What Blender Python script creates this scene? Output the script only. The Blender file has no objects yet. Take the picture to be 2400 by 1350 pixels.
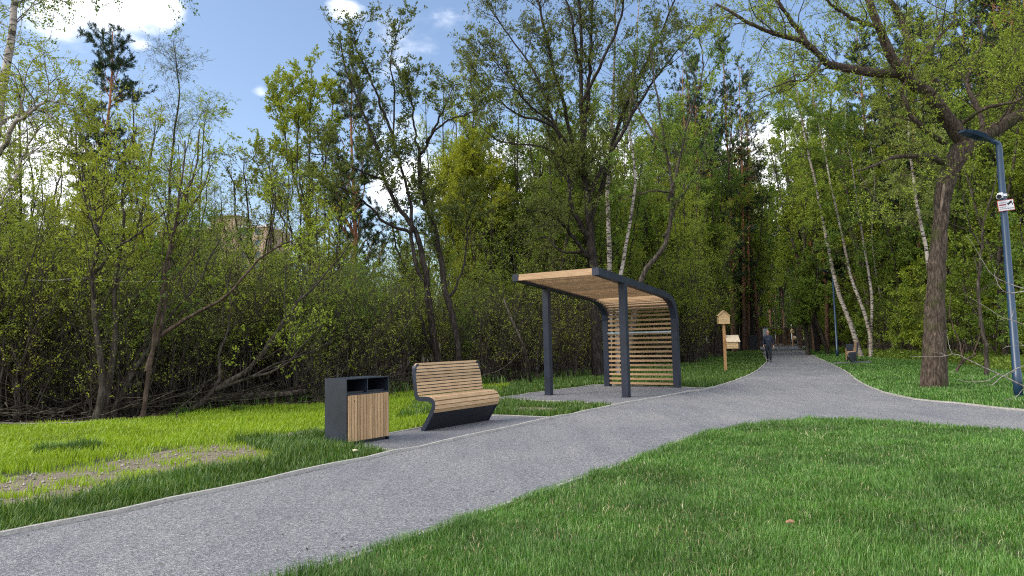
import bpy, bmesh, math, random
import numpy as np
from mathutils import Vector, Matrix
from mathutils.geometry import tessellate_polygon

C = bpy.context.scene.collection
PI = math.pi
rad = math.radians

# ------------------------------------------------------------------ camera geometry
F = 1600.0
PITCH = math.atan(128 / 1600.0)
ROLL = -0.021
EYE = np.array([0, 0, 1.4])
_r0 = np.array([1, 0, 0.]); _u0 = np.array([0, -math.sin(PITCH), math.cos(PITCH)])
FWD = np.array([0, math.cos(PITCH), math.sin(PITCH)])
RIGHT = _r0 * math.cos(ROLL) + _u0 * math.sin(ROLL)
UP = -_r0 * math.sin(ROLL) + _u0 * math.cos(ROLL)


def ray(x, y):
    return RIGHT * (x - 1200) / F + UP * (675 - y) / F + FWD


def G(x, y, z=0.0):
    """ground point seen in direction (x, y)"""
    d = ray(x, y)
    return EYE + d * (z - EYE[2]) / d[2]


def P(x, y, Y):
    """point at depth Y seen in direction (x, y)"""
    d = ray(x, y)
    return EYE + d * Y / d[1]


def G2(pts):
    return np.array([G(*p)[:2] for p in pts])


# ------------------------------------------------------------------ object helpers
def tag(o, label=None, cat=None, group=None, kind=None):
    if label: o['label'] = label
    if cat: o['category'] = cat
    if group: o['group'] = group
    if kind: o['kind'] = kind
    return o


def empty(name, loc, rz=0.0):
    o = bpy.data.objects.new(name, None)
    o.empty_display_size = 0.2
    o.location = loc
    o.rotation_euler = (0, 0, rz)
    C.objects.link(o)
    return o


def link_mesh(name, me, parent=None, loc=None):
    o = bpy.data.objects.new(name, me)
    C.objects.link(o)
    if parent is not None: o.parent = parent
    if loc is not None: o.location = loc
    return o


def copy_tree(o, parent=None):
    c = o.copy()
    C.objects.link(c)
    if parent is not None: c.parent = parent
    for ch in list(o.children):
        copy_tree(ch, c)
    return c


class MB:
    """collects simple shapes and links them as one mesh object"""
    def __init__(s):
        s.v = []; s.f = []; s.m = []

    def add(s, verts, faces, mi=0):
        b = len(s.v)
        s.v += [tuple(map(float, v)) for v in verts]
        s.f += [tuple(b + i for i in f) for f in faces]
        s.m += [mi] * len(faces)

    def box(s, lo, hi, mi=0, M=None, bev=0.0):
        x0, y0, z0 = lo; x1, y1, z1 = hi
        if bev > 0:
            bm = bmesh.new()
            bmesh.ops.create_cube(bm, size=1)
            for v in bm.verts:
                v.co = Vector(((x0 + x1) / 2 + v.co.x * (x1 - x0), (y0 + y1) / 2 + v.co.y * (y1 - y0), (z0 + z1) / 2 + v.co.z * (z1 - z0)))
            bmesh.ops.bevel(bm, geom=bm.edges[:], offset=bev, segments=1, affect='EDGES')
            bm.verts.index_update()
            vs = [v.co.copy() for v in bm.verts]; fs = [[v.index for v in f.verts] for f in bm.faces]
            bm.free()
        else:
            vs = [Vector(c) for c in ((x0, y0, z0), (x1, y0, z0), (x1, y1, z0), (x0, y1, z0), (x0, y0, z1), (x1, y0, z1), (x1, y1, z1), (x0, y1, z1))]
            fs = [(0, 3, 2, 1), (4, 5, 6, 7), (0, 1, 5, 4), (1, 2, 6, 5), (2, 3, 7, 6), (3, 0, 4, 7)]
        if M is not None: vs = [M @ v for v in vs]
        s.add(vs, fs, mi)

    def prism(s, poly, axis, a, b, mi=0):
        """extrude 2-D polygon (p,q) along axis 'x' (p=y,q=z) or 'y' (p=x,q=z) or 'z'"""
        n = len(poly)
        def mk(p, q, t):
            return {'x': (t, p, q), 'y': (p, t, q), 'z': (p, q, t)}[axis]
        vs = [mk(p, q, a) for p, q in poly] + [mk(p, q, b) for p, q in poly]
        fs = [(i, (i + 1) % n, n + (i + 1) % n, n + i) for i in range(n)]
        s.add(vs, fs, mi)
        tris = tessellate_polygon([[Vector((p, q, 0)) for p, q in poly]])
        base = len(s.v) - 2 * n
        for t in tris:
            s.f.append(tuple(base + i for i in t)); s.m.append(mi)
            s.f.append(tuple(base + n + i for i in reversed(t))); s.m.append(mi)

    def tube(s, pts, rr, k=10, mi=0, caps=True):
        pts = [np.array(p, float) for p in pts]
        if not hasattr(rr, '__len__'): rr = [rr] * len(pts)
        T = np.gradient(np.array(pts), axis=0); T /= np.linalg.norm(T, axis=1)[:, None] + 1e-9
        ref = np.array([.11, .97, .03]) if abs(T[:, 2]).max() > .8 else np.array([.02, .03, 1.])
        vs = []
        for p, t, r in zip(pts, T, rr):
            A = np.cross(t, ref); A /= np.linalg.norm(A); B = np.cross(t, A)
            for j in range(k):
                an = 2 * PI * j / k
                vs.append(p + r * (math.cos(an) * A + math.sin(an) * B))
        fs = []
        for i in range(len(pts) - 1):
            for j in range(k):
                fs.append((i * k + j, i * k + (j + 1) % k, (i + 1) * k + (j + 1) % k, (i + 1) * k + j))
        if caps:
            fs.append(tuple(range(k))); fs.append(tuple(reversed(range((len(pts) - 1) * k, len(pts) * k))))
        s.add(vs, fs, mi)

    def mesh(s, name, mats):
        me = bpy.data.meshes.new(name)
        me.from_pydata(s.v, [], s.f)
        for m in (mats if isinstance(mats, (list, tuple)) else [mats]): me.materials.append(m)
        me.polygons.foreach_set('material_index', s.m)
        bm = bmesh.new(); bm.from_mesh(me)
        bmesh.ops.recalc_face_normals(bm, faces=bm.faces[:])
        bm.to_mesh(me); bm.free()
        return me

    def build(s, name, mats, parent=None, loc=None, smooth=False):
        me = s.mesh(name, mats)
        if smooth: me.polygons.foreach_set('use_smooth', [True] * len(me.polygons))
        return link_mesh(name, me, parent, loc)


def np_mesh(name, parts, mats, smooth=None):
    """parts: list of (verts (n,3), faces (m,k), material index)"""
    V = []; LV = []; LT = []; MI = []; SM = []; b = 0
    for i, (v, f, mi) in enumerate(parts):
        if len(v) == 0: continue
        V.append(v.reshape(-1, 3)); LV.append((f + b).ravel()); LT.append(np.full(len(f), f.shape[1])); MI.append(np.full(len(f), mi))
        SM.append(np.full(len(f), bool(smooth[i]) if smooth else False)); b += len(v.reshape(-1, 3))
    V = np.concatenate(V); LV = np.concatenate(LV); LT = np.concatenate(LT); MI = np.concatenate(MI); SM = np.concatenate(SM)
    me = bpy.data.meshes.new(name)
    me.vertices.add(len(V)); me.vertices.foreach_set('co', V.astype(np.float32).ravel())
    me.loops.add(len(LV)); me.loops.foreach_set('vertex_index', LV.astype(np.int32))
    me.polygons.add(len(LT))
    me.polygons.foreach_set('loop_start', np.concatenate([[0], np.cumsum(LT)[:-1]]).astype(np.int32))
    me.polygons.foreach_set('material_index', MI.astype(np.int32))
    me.polygons.foreach_set('use_smooth', SM)
    for m in mats: me.materials.append(m)
    me.update(calc_edges=True)
    return me


# ------------------------------------------------------------------ materials
def newmat(name):
    m = bpy.data.materials.new(name); m.use_nodes = True
    nt = m.node_tree
    for n in list(nt.nodes): nt.nodes.remove(n)
    out = nt.nodes.new('ShaderNodeOutputMaterial')
    b = nt.nodes.new('ShaderNodeBsdfPrincipled')
    nt.links.new(b.outputs[0], out.inputs[0])
    return m, nt, b, out


def N(nt, t, **kw):
    n = nt.nodes.new(t)
    for k, v in kw.items():
        if k in n.inputs.keys() if hasattr(n.inputs, 'keys') else False: n.inputs[k].default_value = v
        else: setattr(n, k, v)
    return n


def noise(nt, vec, scale, detail=4, rough=.55):
    n = nt.nodes.new('ShaderNodeTexNoise')
    n.inputs['Scale'].default_value = scale; n.inputs['Detail'].default_value = detail; n.inputs['Roughness'].default_value = rough
    if vec is not None: nt.links.new(vec, n.inputs['Vector'])
    return n


def ramp(nt, fac, stops):
    r = nt.nodes.new('ShaderNodeValToRGB')
    e = r.color_ramp.elements
    while len(e) < len(stops): e.new(.5)
    for el, (p, c) in zip(e, stops):
        el.position = p; el.color = (*c, 1) if len(c) == 3 else c
    nt.links.new(fac, r.inputs[0])
    return r


def mixc(nt, fac, a, b, mode='MIX'):
    m = nt.nodes.new('ShaderNodeMix'); m.data_type = 'RGBA'; m.blend_type = mode
    for sock, val in ((m.inputs[0], fac), (m.inputs[6], a), (m.inputs[7], b)):
        if isinstance(val, (int, float)): sock.default_value = val
        elif isinstance(val, tuple): sock.default_value = (*val, 1) if len(val) == 3 else val
        else: nt.links.new(val, sock)
    return m.outputs[2]


def bump(nt, b, h, strength=.5, dist=.01):
    n = nt.nodes.new('ShaderNodeBump'); n.inputs['Strength'].default_value = strength; n.inputs['Distance'].default_value = dist
    nt.links.new(h, n.inputs['Height']); nt.links.new(n.outputs[0], b.inputs['Normal'])


def coord(nt, kind='Object'):
    return nt.nodes.new('ShaderNodeTexCoord').outputs[kind]


def mapping(nt, vec, scale=(1, 1, 1), rot=(0, 0, 0), loc=(0, 0, 0)):
    m = nt.nodes.new('ShaderNodeMapping')
    m.inputs['Scale'].default_value = scale; m.inputs['Rotation'].default_value = rot; m.inputs['Location'].default_value = loc
    nt.links.new(vec, m.inputs['Vector'])
    return m.outputs[0]


def mat_plain(name, col, rough=.5, metal=0., var=.15, scale=6, bmp=0.0):
    m, nt, b, o = newmat(name)
    co = coord(nt)
    n = noise(nt, co, scale, 5)
    r = ramp(nt, n.outputs[0], [(.3, tuple(c * (1 - var) for c in col)), (.7, tuple(min(1, c * (1 + var)) for c in col))])
    nt.links.new(r.outputs[0], b.inputs['Base Color'])
    b.inputs['Roughness'].default_value = rough; b.inputs['Metallic'].default_value = metal
    if bmp: bump(nt, b, noise(nt, co, scale * 30, 2).outputs[0], bmp, .002)
    return m


def mat_wood(name, axis, light=(.60, .435, .26), dark=(.42, .27, .14), knots=True):
    """sawn pine with grain along the local axis (0 x, 1 y, 2 z), a tone per board"""
    m, nt, b, o = newmat(name)
    co = coord(nt)
    sc = [22, 22, 22]; sc[axis] = 1.1
    n1 = noise(nt, mapping(nt, co, tuple(sc)), 3.0, 6, .6)
    sc2 = [70, 70, 70]; sc2[axis] = 2.5
    n2 = noise(nt, mapping(nt, co, tuple(sc2)), 4.0, 3, .6)
    r = ramp(nt, n1.outputs[0], [(.32, dark), (.5, tuple((a + c) / 2 for a, c in zip(light, dark))), (.62, light)])
    geo = nt.nodes.new('ShaderNodeNewGeometry')
    tone = ramp(nt, geo.outputs['Random Per Island'], [(0, (.72, .70, .66)), (.5, (.95, .93, .9)), (1, (1.12, 1.1, 1.08))])
    c = mixc(nt, 1.0, r.outputs[0], tone.outputs[0], 'MULTIPLY')
    fine = ramp(nt, n2.outputs[0], [(.35, (.8, .76, .7)), (.6, (1, 1, 1))])
    c = mixc(nt, .6, c, fine.outputs[0], 'MULTIPLY')
    if knots:
        sk = [7., 7., 7.]; sk[axis] = 2.6
        v = nt.nodes.new('ShaderNodeTexVoronoi'); v.inputs['Scale'].default_value = 1.5
        nt.links.new(mapping(nt, co, tuple(sk), loc=(.3, .7, .1)), v.inputs['Vector'])
        k = ramp(nt, v.outputs['Distance'], [(.03, (1, 1, 1)), (.10, (0, 0, 0))])
        c = mixc(nt, k.outputs[0], c, (.09, .04, .018))
    nt.links.new(c, b.inputs['Base Color'])
    b.inputs['Roughness'].default_value = .6
    bump(nt, b, n2.outputs[0], .25, .002)
    return m


def mat_leaf(name, c0, c1, c2=None, trans=.42, rough=.55):
    m, nt, b, out = newmat(name)
    geo = nt.nodes.new('ShaderNodeNewGeometry')
    stops = [(0, c0), (.75, c1)]
    if c2: stops.append((1, c2))
    r = ramp(nt, geo.outputs['Random Per Island'], stops)
    oi = nt.nodes.new('ShaderNodeObjectInfo')
    tn = ramp(nt, oi.outputs['Random'], [(0, (.8, .85, .85)), (.5, (1, 1, 1)), (1, (1.18, 1.1, .85))])
    c = mixc(nt, 1.0, r.outputs[0], tn.outputs[0], 'MULTIPLY')
    nt.links.new(c, b.inputs['Base Color'])
    b.inputs['Roughness'].default_value = rough
    b.inputs['Specular IOR Level'].default_value = .35
    t = nt.nodes.new('ShaderNodeBsdfTranslucent')
    tc = mixc(nt, 1.0, c, (1.25, 1.2, .55), 'MULTIPLY')
    nt.links.new(tc, t.inputs[0])
    mx = nt.nodes.new('ShaderNodeMixShader'); mx.inputs[0].default_value = trans
    nt.links.new(b.outputs[0], mx.inputs[1]); nt.links.new(t.outputs[0], mx.inputs[2])
    nt.links.new(mx.outputs[0], out.inputs[0])
    return m


def mat_bark(name, c0, c1, scale=9, stretch=.25, moss=0.0, bmp=.8):
    m, nt, b, o = newmat(name)
    co = coord(nt)
    n = noise(nt, mapping(nt, co, (1, 1, stretch)), scale * 2, 7, .65)
    r = ramp(nt, n.outputs[0], [(.33, tuple(x * .45 for x in c0)), (.48, c0), (.68, c1)])
    c = r.outputs[0]
    if moss:
        n2 = noise(nt, co, 2.2, 5)
        k = ramp(nt, n2.outputs[0], [(.52, (0, 0, 0)), (.66, (moss, moss, moss))])
        c = mixc(nt, k.outputs[0], c, (.055, .075, .015))
    nt.links.new(c, b.inputs['Base Color'])
    b.inputs['Roughness'].default_value = .9
    b.inputs['Specular IOR Level'].default_value = .15
    bump(nt, b, n.outputs[0], bmp, .03)
    return m


def mat_birch(name):
    m, nt, b, o = newmat(name)
    co = coord(nt)
    n = noise(nt, mapping(nt, co, (2.2, 2.2, 9)), 1.6, 5, .65)
    n2 = noise(nt, mapping(nt, co, (1, 1, .35)), 2.0, 4, .6)
    w = ramp(nt, n2.outputs[0], [(.35, (.30, .24, .19)), (.6, (.47, .43, .38))])
    k = ramp(nt, n.outputs[0], [(.42, (1, 1, 1)), (.50, (0, 0, 0))])
    c = mixc(nt, k.outputs[0], w.outputs[0], (.035, .028, .024))
    nt.links.new(c, b.inputs['Base Color']); b.inputs['Roughness'].default_value = .8
    bump(nt, b, n.outputs[0], .4, .01)
    return m


def mat_pinebark(name):
    """grey-brown plates low on the stem, orange flaking bark higher up"""
    m, nt, b, o = newmat(name)
    co = coord(nt)
    n = noise(nt, mapping(nt, co, (1, 1, .3)), 14, 6, .65)
    lo = ramp(nt, n.outputs[0], [(.35, (.06, .038, .028)), (.65, (.22, .12, .075))])
    hi = ramp(nt, n.outputs[0], [(.35, (.20, .08, .04)), (.65, (.45, .20, .10))])
    sp = nt.nodes.new('ShaderNodeSeparateXYZ'); nt.links.new(co, sp.inputs[0])
    mr = nt.nodes.new('ShaderNodeMapRange'); mr.inputs[1].default_value = 2.5; mr.inputs[2].default_value = 7.5
    nt.links.new(sp.outputs[2], mr.inputs[0])
    c = mixc(nt, mr.outputs[0], lo.outputs[0], hi.outputs[0])
    nt.links.new(c, b.inputs['Base Color']); b.inputs['Roughness'].default_value = .85
    bump(nt, b, n.outputs[0], .7, .03)
    return m


def mat_grass(name, c0, c1, c2, patch=(.8, 1.15), pscale=.9, trans=.3):
    m, nt, b, out = newmat(name)
    geo = nt.nodes.new('ShaderNodeNewGeometry')
    r = ramp(nt, geo.outputs['Random Per Island'], [(0, c0), (.6, c1), (.97, c2)])
    n = noise(nt, geo.outputs['Position'], pscale, 5, .6)
    p = ramp(nt, n.outputs[0], [(.32, (patch[0],) * 3), (.68, (patch[1], patch[1], patch[1] * .95))])
    c = mixc(nt, 1.0, r.outputs[0], p.outputs[0], 'MULTIPLY')
    nt.links.new(c, b.inputs['Base Color'])
    b.inputs['Roughness'].default_value = .42
    b.inputs['Specular IOR Level'].default_value = .45
    t = nt.nodes.new('ShaderNodeBsdfTranslucent')
    nt.links.new(mixc(nt, 1.0, c, (1.2, 1.15, .5), 'MULTIPLY'), t.inputs[0])
    mx = nt.nodes.new('ShaderNodeMixShader'); mx.inputs[0].default_value = trans
    nt.links.new(b.outputs[0], mx.inputs[1]); nt.links.new(t.outputs[0], mx.inputs[2]); nt.links.new(mx.outputs[0], out.inputs[0])
    return m


def mat_gravel(name, tint=(1.02, 1.0, .965)):
    m, nt, b, o = newmat(name)
    co = coord(nt)
    v = nt.nodes.new('ShaderNodeTexVoronoi'); v.inputs['Scale'].default_value = 115
    nt.links.new(co, v.inputs['Vector'])
    bw = nt.nodes.new('ShaderNodeSeparateColor'); nt.links.new(v.outputs['Color'], bw.inputs[0])
    st = ramp(nt, bw.outputs[0], [(0, (.118, .126, .145)), (.45, (.215, .225, .248)), (.85, (.325, .332, .352)), (1, (.45, .448, .445))])
    n1 = noise(nt, mapping(nt, co, (1, 1, 1)), 38, 5, .75)
    c = mixc(nt, 1.0, st.outputs[0], ramp(nt, n1.outputs[0], [(.3, (.66, .66, .68)), (.7, (1.32, 1.31, 1.29))]).outputs[0], 'MULTIPLY')
    n2 = noise(nt, mapping(nt, co, (.9, .35, 1), (0, 0, rad(-30))), 1.7, 6, .62)
    c = mixc(nt, 1.0, c, ramp(nt, n2.outputs[0], [(.34, (.90, .905, .92)), (.5, (1, 1, 1)), (.68, (1.09, 1.075, 1.05))]).outputs[0], 'MULTIPLY')
    n3 = noise(nt, mapping(nt, co, (2.6, .22, 1), (0, 0, rad(-58))), 1.0, 5, .6)      # trodden and wheeled lines along the path
    c = mixc(nt, 1.0, c, ramp(nt, n3.outputs[0], [(.36, (.93, .93, .935)), (.5, (1, 1, 1)), (.66, (1.05, 1.045, 1.03))]).outputs[0], 'MULTIPLY')
    n4 = noise(nt, co, .45, 6, .6)                                                    # damp and dusty areas
    c = mixc(nt, 1.0, c, ramp(nt, n4.outputs[0], [(.36, (.91, .91, .92)), (.62, (1.06, 1.04, 1.01))]).outputs[0], 'MULTIPLY')
    c = mixc(nt, 1.0, c, tint, 'MULTIPLY')
    nt.links.new(c, b.inputs['Base Color']); b.inputs['Roughness'].default_value = .92
    b.inputs['Specular IOR Level'].default_value = .2
    h = nt.nodes.new('ShaderNodeMath'); h.operation = 'ADD'
    nt.links.new(v.outputs['Distance'], h.inputs[0]); nt.links.new(n1.outputs[0], h.inputs[1])
    bump(nt, b, h.outputs[0], .7, .012)
    return m


def mat_soil(name, a, bcol, scale=8):
    m, nt, b, o = newmat(name)
    co = coord(nt)
    n = noise(nt, co, scale, 8, .7); n2 = noise(nt, co, scale * 7, 4, .7)
    c = mixc(nt, .5, ramp(nt, n.outputs[0], [(.3, a), (.7, bcol)]).outputs[0], ramp(nt, n2.outputs[0], [(.35, a), (.65, bcol)]).outputs[0])
    nt.links.new(c, b.inputs['Base Color']); b.inputs['Roughness'].default_value = .95
    bump(nt, b, n2.outputs[0], .8, .03)
    return m


M = dict(
    steel=mat_plain('navy_powder_coat', (.012, .018, .036), .42, 0, .4, 3.5, .06),
    steel_dark=mat_plain('dark_powder_coat', (.010, .012, .018), .5, 0, .2, 5),
    binsteel=mat_plain('bin_powder_coat', (.016, .021, .033), .45, 0, .4, 3.5, .06),
    lamp=mat_plain('lamp_paint', (.017, .045, .088), .35, 0, .15, 3),
    wood_x=mat_wood('pine_board_x', 0), wood_z=mat_wood('pine_board_z', 2, (.56, .385, .21), (.36, .22, .11)),
    wood_shelter=mat_wood('shelter_slat', 0, (.50, .345, .195), (.33, .20, .10)),
    wood_light=mat_wood('fresh_plank', 0, (.62, .45, .24), (.50, .34, .16), False),
    wood_post=mat_wood('post_timber', 2, (.52, .30, .13), (.36, .19, .075), False),
    gravel=mat_gravel('crushed_stone'), gravel_pad=mat_gravel('crushed_stone_pad', (.86, .85, .84)),
    kerb=mat_soil('pale_border_board', (.30, .285, .26), (.58, .555, .51), 5),
    soil=mat_soil('bare_soil', (.12, .095, .065), (.34, .28, .205), 5),
    lawnsoil=mat_soil('lawn_soil', (.035, .045, .015), (.07, .08, .03), 6),
    floor=mat_soil('forest_floor', (.022, .017, .012), (.085, .065, .045), 3),
    lawn=mat_grass('lush_grass', (.042, .13, .017), (.105, .275, .030), (.30, .42, .16), (.60, 1.22), 1.1),
    verge=mat_grass('verge_grass', (.04, .105, .014), (.09, .19, .024), (.22, .30, .08), (.75, 1.15), 1.2),
    young=mat_grass('seedling_grass', (.22, .36, .014), (.34, .51, .022), (.46, .58, .08), (.75, 1.12), .5, .4),
    bark=mat_bark('grey_bark', (.055, .045, .036), (.13, .115, .095), 8),
    bark_dark=mat_bark('dark_bark', (.028, .023, .02), (.075, .062, .052), 8),
    bark_old=mat_bark('furrowed_bark', (.062, .047, .036), (.18, .14, .107), 13, .22, .55, 1.0),
    bark_red=mat_bark('reddish_bark', (.065, .046, .036), (.16, .115, .09), 9, .3, .3),
    birch=mat_birch('birch_bark'), pine=mat_pinebark('pine_bark'),
    twig=mat_bark('twig_bark', (.04, .032, .026), (.085, .068, .055), 5, .5, 0, .2),
    dry=mat_bark('dry_twig', (.22, .20, .17), (.42, .39, .35), 8, .4, 0, .4),
    deadwood=mat_bark('dead_wood', (.045, .036, .028), (.17, .145, .115), 6, .4, .3),
    leaf=mat_leaf('spring_leaf', (.17, .25, .028), (.29, .39, .05), (.42, .50, .09)),
    leaf_y=mat_leaf('yellow_green_leaf', (.24, .30, .028), (.37, .43, .05), (.48, .51, .10)),
    leaf_d=mat_leaf('mid_green_leaf', (.10, .175, .025), (.18, .28, .044), (.29, .38, .08)),
    leaf_g=mat_leaf('dull_willow_leaf', (.17, .22, .055), (.26, .32, .09), (.38, .43, .17)),
    leaf_b=mat_leaf('brownish_catkin_leaf', (.10, .125, .03), (.17, .205, .045), (.27, .31, .08)),
    needle=mat_leaf('pine_needle', (.026, .052, .024), (.055, .095, .038), (.09, .14, .055), .15),
)


# ------------------------------------------------------------------ tree growing (numpy)
def unit(v):
    return v / (np.linalg.norm(v, axis=-1, keepdims=True) + 1e-9)


def resample(pts, m):
    pts = np.array(pts, float)
    Q = np.vstack([2 * pts[0] - pts[1], pts, 2 * pts[-1] - pts[-2]])
    out = []
    for t in np.linspace(0, len(pts) - 1, m):
        i = min(int(t), len(pts) - 2); u = t - i
        a, b, c, d = Q[i], Q[i + 1], Q[i + 2], Q[i + 3]
        out.append(.5 * ((2 * b) + (-a + c) * u + (2 * a - 5 * b + 4 * c - d) * u * u + (-a + 3 * b - 3 * c + d) * u ** 3))
    return np.array(out)


def tubes(Pn, Rn, k):
    n, m, _ = Pn.shape
    if n == 0: return np.zeros((0, 3)), np.zeros((0, 4), int)
    T = unit(np.gradient(Pn, axis=1))
    mt = unit(T.mean(1))
    ref = np.where(np.abs(mt[:, 2:3]) > .8, np.array([[1., 0, 0]]), np.array([[0, 0, 1.]]))[:, None, :]
    A = unit(np.cross(T, np.broadcast_to(ref, T.shape))); B = np.cross(T, A)
    an = 2 * PI * np.arange(k) / k
    V = Pn[:, :, None] + Rn[:, :, None, None] * (np.cos(an)[:, None] * A[:, :, None] + np.sin(an)[:, None] * B[:, :, None])
    idx = np.arange(n * m * k).reshape(n, m, k)
    a = idx[:, :-1, :]; b = np.roll(a, -1, 2); d = idx[:, 1:, :]; c = np.roll(d, -1, 2)
    return V.reshape(-1, 3), np.stack([a, b, c, d], -1).reshape(-1, 4)


def sprout(par, dens, t0, t1, ang, L, rng, m=4, fall=.4, up=.2, wob=.18, curl=0.0, rfac=.012, rmin=.003, lim=.8, asd=12):
    Pn, Rn = par
    n, mm, _ = Pn.shape
    seg = np.linalg.norm(np.diff(Pn, axis=1), axis=2).sum(1)
    cnt = rng.poisson(seg * (t1 - t0) * dens)
    ix = np.repeat(np.arange(n), cnt)
    if len(ix) == 0: return np.zeros((0, m, 3)), np.zeros((0, m))
    t = rng.uniform(t0, t1, len(ix)); f = t * (mm - 1); i0 = np.minimum(f.astype(int), mm - 2); u = (f - i0)[:, None]
    a = Pn[ix, i0]; b = Pn[ix, i0 + 1]
    pos = a * (1 - u) + b * u; tan = unit(b - a)
    r = Rn[ix, i0] * (1 - u[:, 0]) + Rn[ix, i0 + 1] * u[:, 0]
    rnd = rng.normal(size=pos.shape); perp = unit(rnd - (rnd * tan).sum(1, keepdims=True) * tan)
    an = np.radians(rng.normal(ang, asd, len(ix)))[:, None]
    d = np.cos(an) * tan + np.sin(an) * perp
    d[:, 2] += up; d = unit(d)
    Ln = L * (1 - fall * t) * rng.uniform(.55, 1.2, len(ix))
    Ln = np.minimum(Ln, lim * seg[ix] + .1)
    pts = [pos]; cur = d
    for j in range(m - 1):
        pts.append(pts[-1] + cur * (Ln / (m - 1))[:, None])
        cur = cur + rng.normal(size=cur.shape) * wob; cur[:, 2] += curl; cur = unit(cur)
    r0 = np.maximum(np.minimum(r * .65, Ln * rfac), rmin)
    return np.stack(pts, 1), r0[:, None] * np.linspace(1, .35, m)[None]


def leaves(par, per_m, size, rng, w=.5, t0=.15, up=.15, spread=.8, cluster=1, off=0.03, droop=0):
    Pn, Rn = par
    n, mm, _ = Pn.shape
    if n == 0: return np.zeros((0, 3)), np.zeros((0, 4), int)
    seg = np.linalg.norm(np.diff(Pn, axis=1), axis=2).sum(1)
    cnt = rng.poisson(seg * per_m)
    ix = np.repeat(np.arange(n), cnt)
    t = rng.uniform(t0, 1, len(ix)); f = t * (mm - 1); i0 = np.minimum(f.astype(int), mm - 2); u = (f - i0)[:, None]
    a = Pn[ix, i0]; b = Pn[ix, i0 + 1]; pos = a * (1 - u) + b * u; tan = unit(b - a)
    if cluster > 1:
        pos = np.repeat(pos, cluster, 0); tan = np.repeat(tan, cluster, 0)
    k = len(pos)
    pos = pos + rng.normal(size=(k, 3)) * off
    d = unit(tan * .6 + rng.normal(size=(k, 3)) * spread + np.array([0, 0, up - droop]))
    sd = unit(np.cross(d, rng.normal(size=(k, 3))))
    s = (size * rng.uniform(.5, 1.4, k))[:, None]
    nr = np.cross(d, sd)
    p0 = pos; p2 = pos + d * s; mid = pos + d * s * .5 + nr * s * .08
    V = np.stack([p0, mid + sd * s * w * .5, p2, mid - sd * s * w * .5], 1)
    return V.reshape(-1, 3), np.arange(k * 4).reshape(k, 4)


def limbset(limbs, m=22, wob=.0, rng=None):
    """limbs: list of (points, r_start, r_end[, power])"""
    Pn = []; Rn = []
    for l in limbs:
        q = resample(l[0], m)
        if wob and rng is not None:
            w = np.cumsum(rng.normal(size=(m, 3)) * wob, 0); w -= np.linspace(0, 1, m)[:, None] * w[-1] * .5; w[0] = 0
            q = q + w * np.array([1, 1, .3])
        Pn.append(q); Rn.append(np.interp(np.linspace(0, 1, m), np.linspace(0, 1, len(l[1])), l[1]) if hasattr(l[1], '__len__') else l[1] + (l[2] - l[1]) * np.linspace(0, 1, m) ** (l[3] if len(l) > 3 else .8))
    return np.array(Pn), np.array(Rn)


DENS = (1.75, 1.6, 1.45)


def tree_meshes(name, limbs, levels, leaf, mats, seed, twig_t0=.25, m=22, wob=.04, k=10, thick=1.0, knobs=0.0, flare=0.0, nbr=1):
    """trunk mesh = limbs and first-order branches; crown mesh = finer twigs and leaves"""
    rng = np.random.default_rng(seed)
    L0 = limbset(limbs, m, wob, rng)
    if flare:
        L0[1][0] *= 1 + flare * np.exp(-np.arange(m) / (m * .05))
    wood = [(*tubes(*L0, k), 0)]
    if knobs:
        v = wood[0][0]
        ph = v * np.array([5.5, 5.5, 2.2]); ctr = np.repeat(L0[0].reshape(-1, 3), k, 0)
        nrm = unit(v - ctr)
        hh = np.sin(ph[:, 0] + 2 * np.sin(ph[:, 2])) + np.sin(ph[:, 1] * 1.3 + 1.7 * np.sin(ph[:, 2] * 1.7 + 1)) + .6 * np.sin(v[:, 0] * 21 + v[:, 1] * 17)
        rr = np.repeat(L0[1].reshape(-1), k)
        wood[0] = (v + nrm * (hh * knobs * rr)[:, None], wood[0][1], 0)
    crown = []
    grow_on = np.array([not (len(l) > 4 and l[4]) for l in limbs])
    cur = (L0[0][grow_on], L0[1][grow_on]); allb = []
    for li, lv in enumerate(levels):
        lv = dict(lv); kk = lv.pop('k', 4); lv['dens'] *= DENS[li] * thick
        cur = sprout(cur, rng=rng, **lv)
        allb.append(cur)
        (wood if li < nbr else crown).append((*tubes(*cur, kk), 0))
    for lf in leaf:
        lf = dict(lf); src = lf.pop('src'); mi = lf.pop('mi', 1)
        s = L0 if src < 0 else allb[src]
        lf['per_m'] *= 2.5
        if 'cluster' not in lf and lf.get('w', .5) > .3: lf['cluster'] = 3; lf['per_m'] *= .38; lf['off'] = .022
        v, f = leaves(s, rng=rng, **lf)
        crown.append((v, f, mi))
    wm = np_mesh(name + '_trunk', wood, [mats[0]], [True] * len(wood))
    if not any(len(c_[0]) for c_ in crown): return (wm,)
    cm = np_mesh(name + '_crown', crown, [mats[1]] + list(mats[2:]), [False] * len(crown))
    return wm, cm


def place_tree(name, meshes, loc, label, cat='tree', group=None, rz=0.0, sc=1.0, parts=('trunk', 'crown')):
    o = empty(name, loc, rz); o.scale = (sc, sc, sc) if not hasattr(sc, '__len__') else sc
    tag(o, label, cat, group)
    for nm, me in zip(parts, meshes): link_mesh(nm, me, o)
    return o


def Lp(base, pts, Y, dy=None, seed=0):
    """limb control points seen at pixels, at depth about Y, relative to base; dy gives extra depth per point"""
    out = []
    for i, p in enumerate(pts):
        yy = Y + (dy[i] if dy is not None else 0)
        out.append(P(p[0], p[1], yy) - base)
    return np.array(out)


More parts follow.
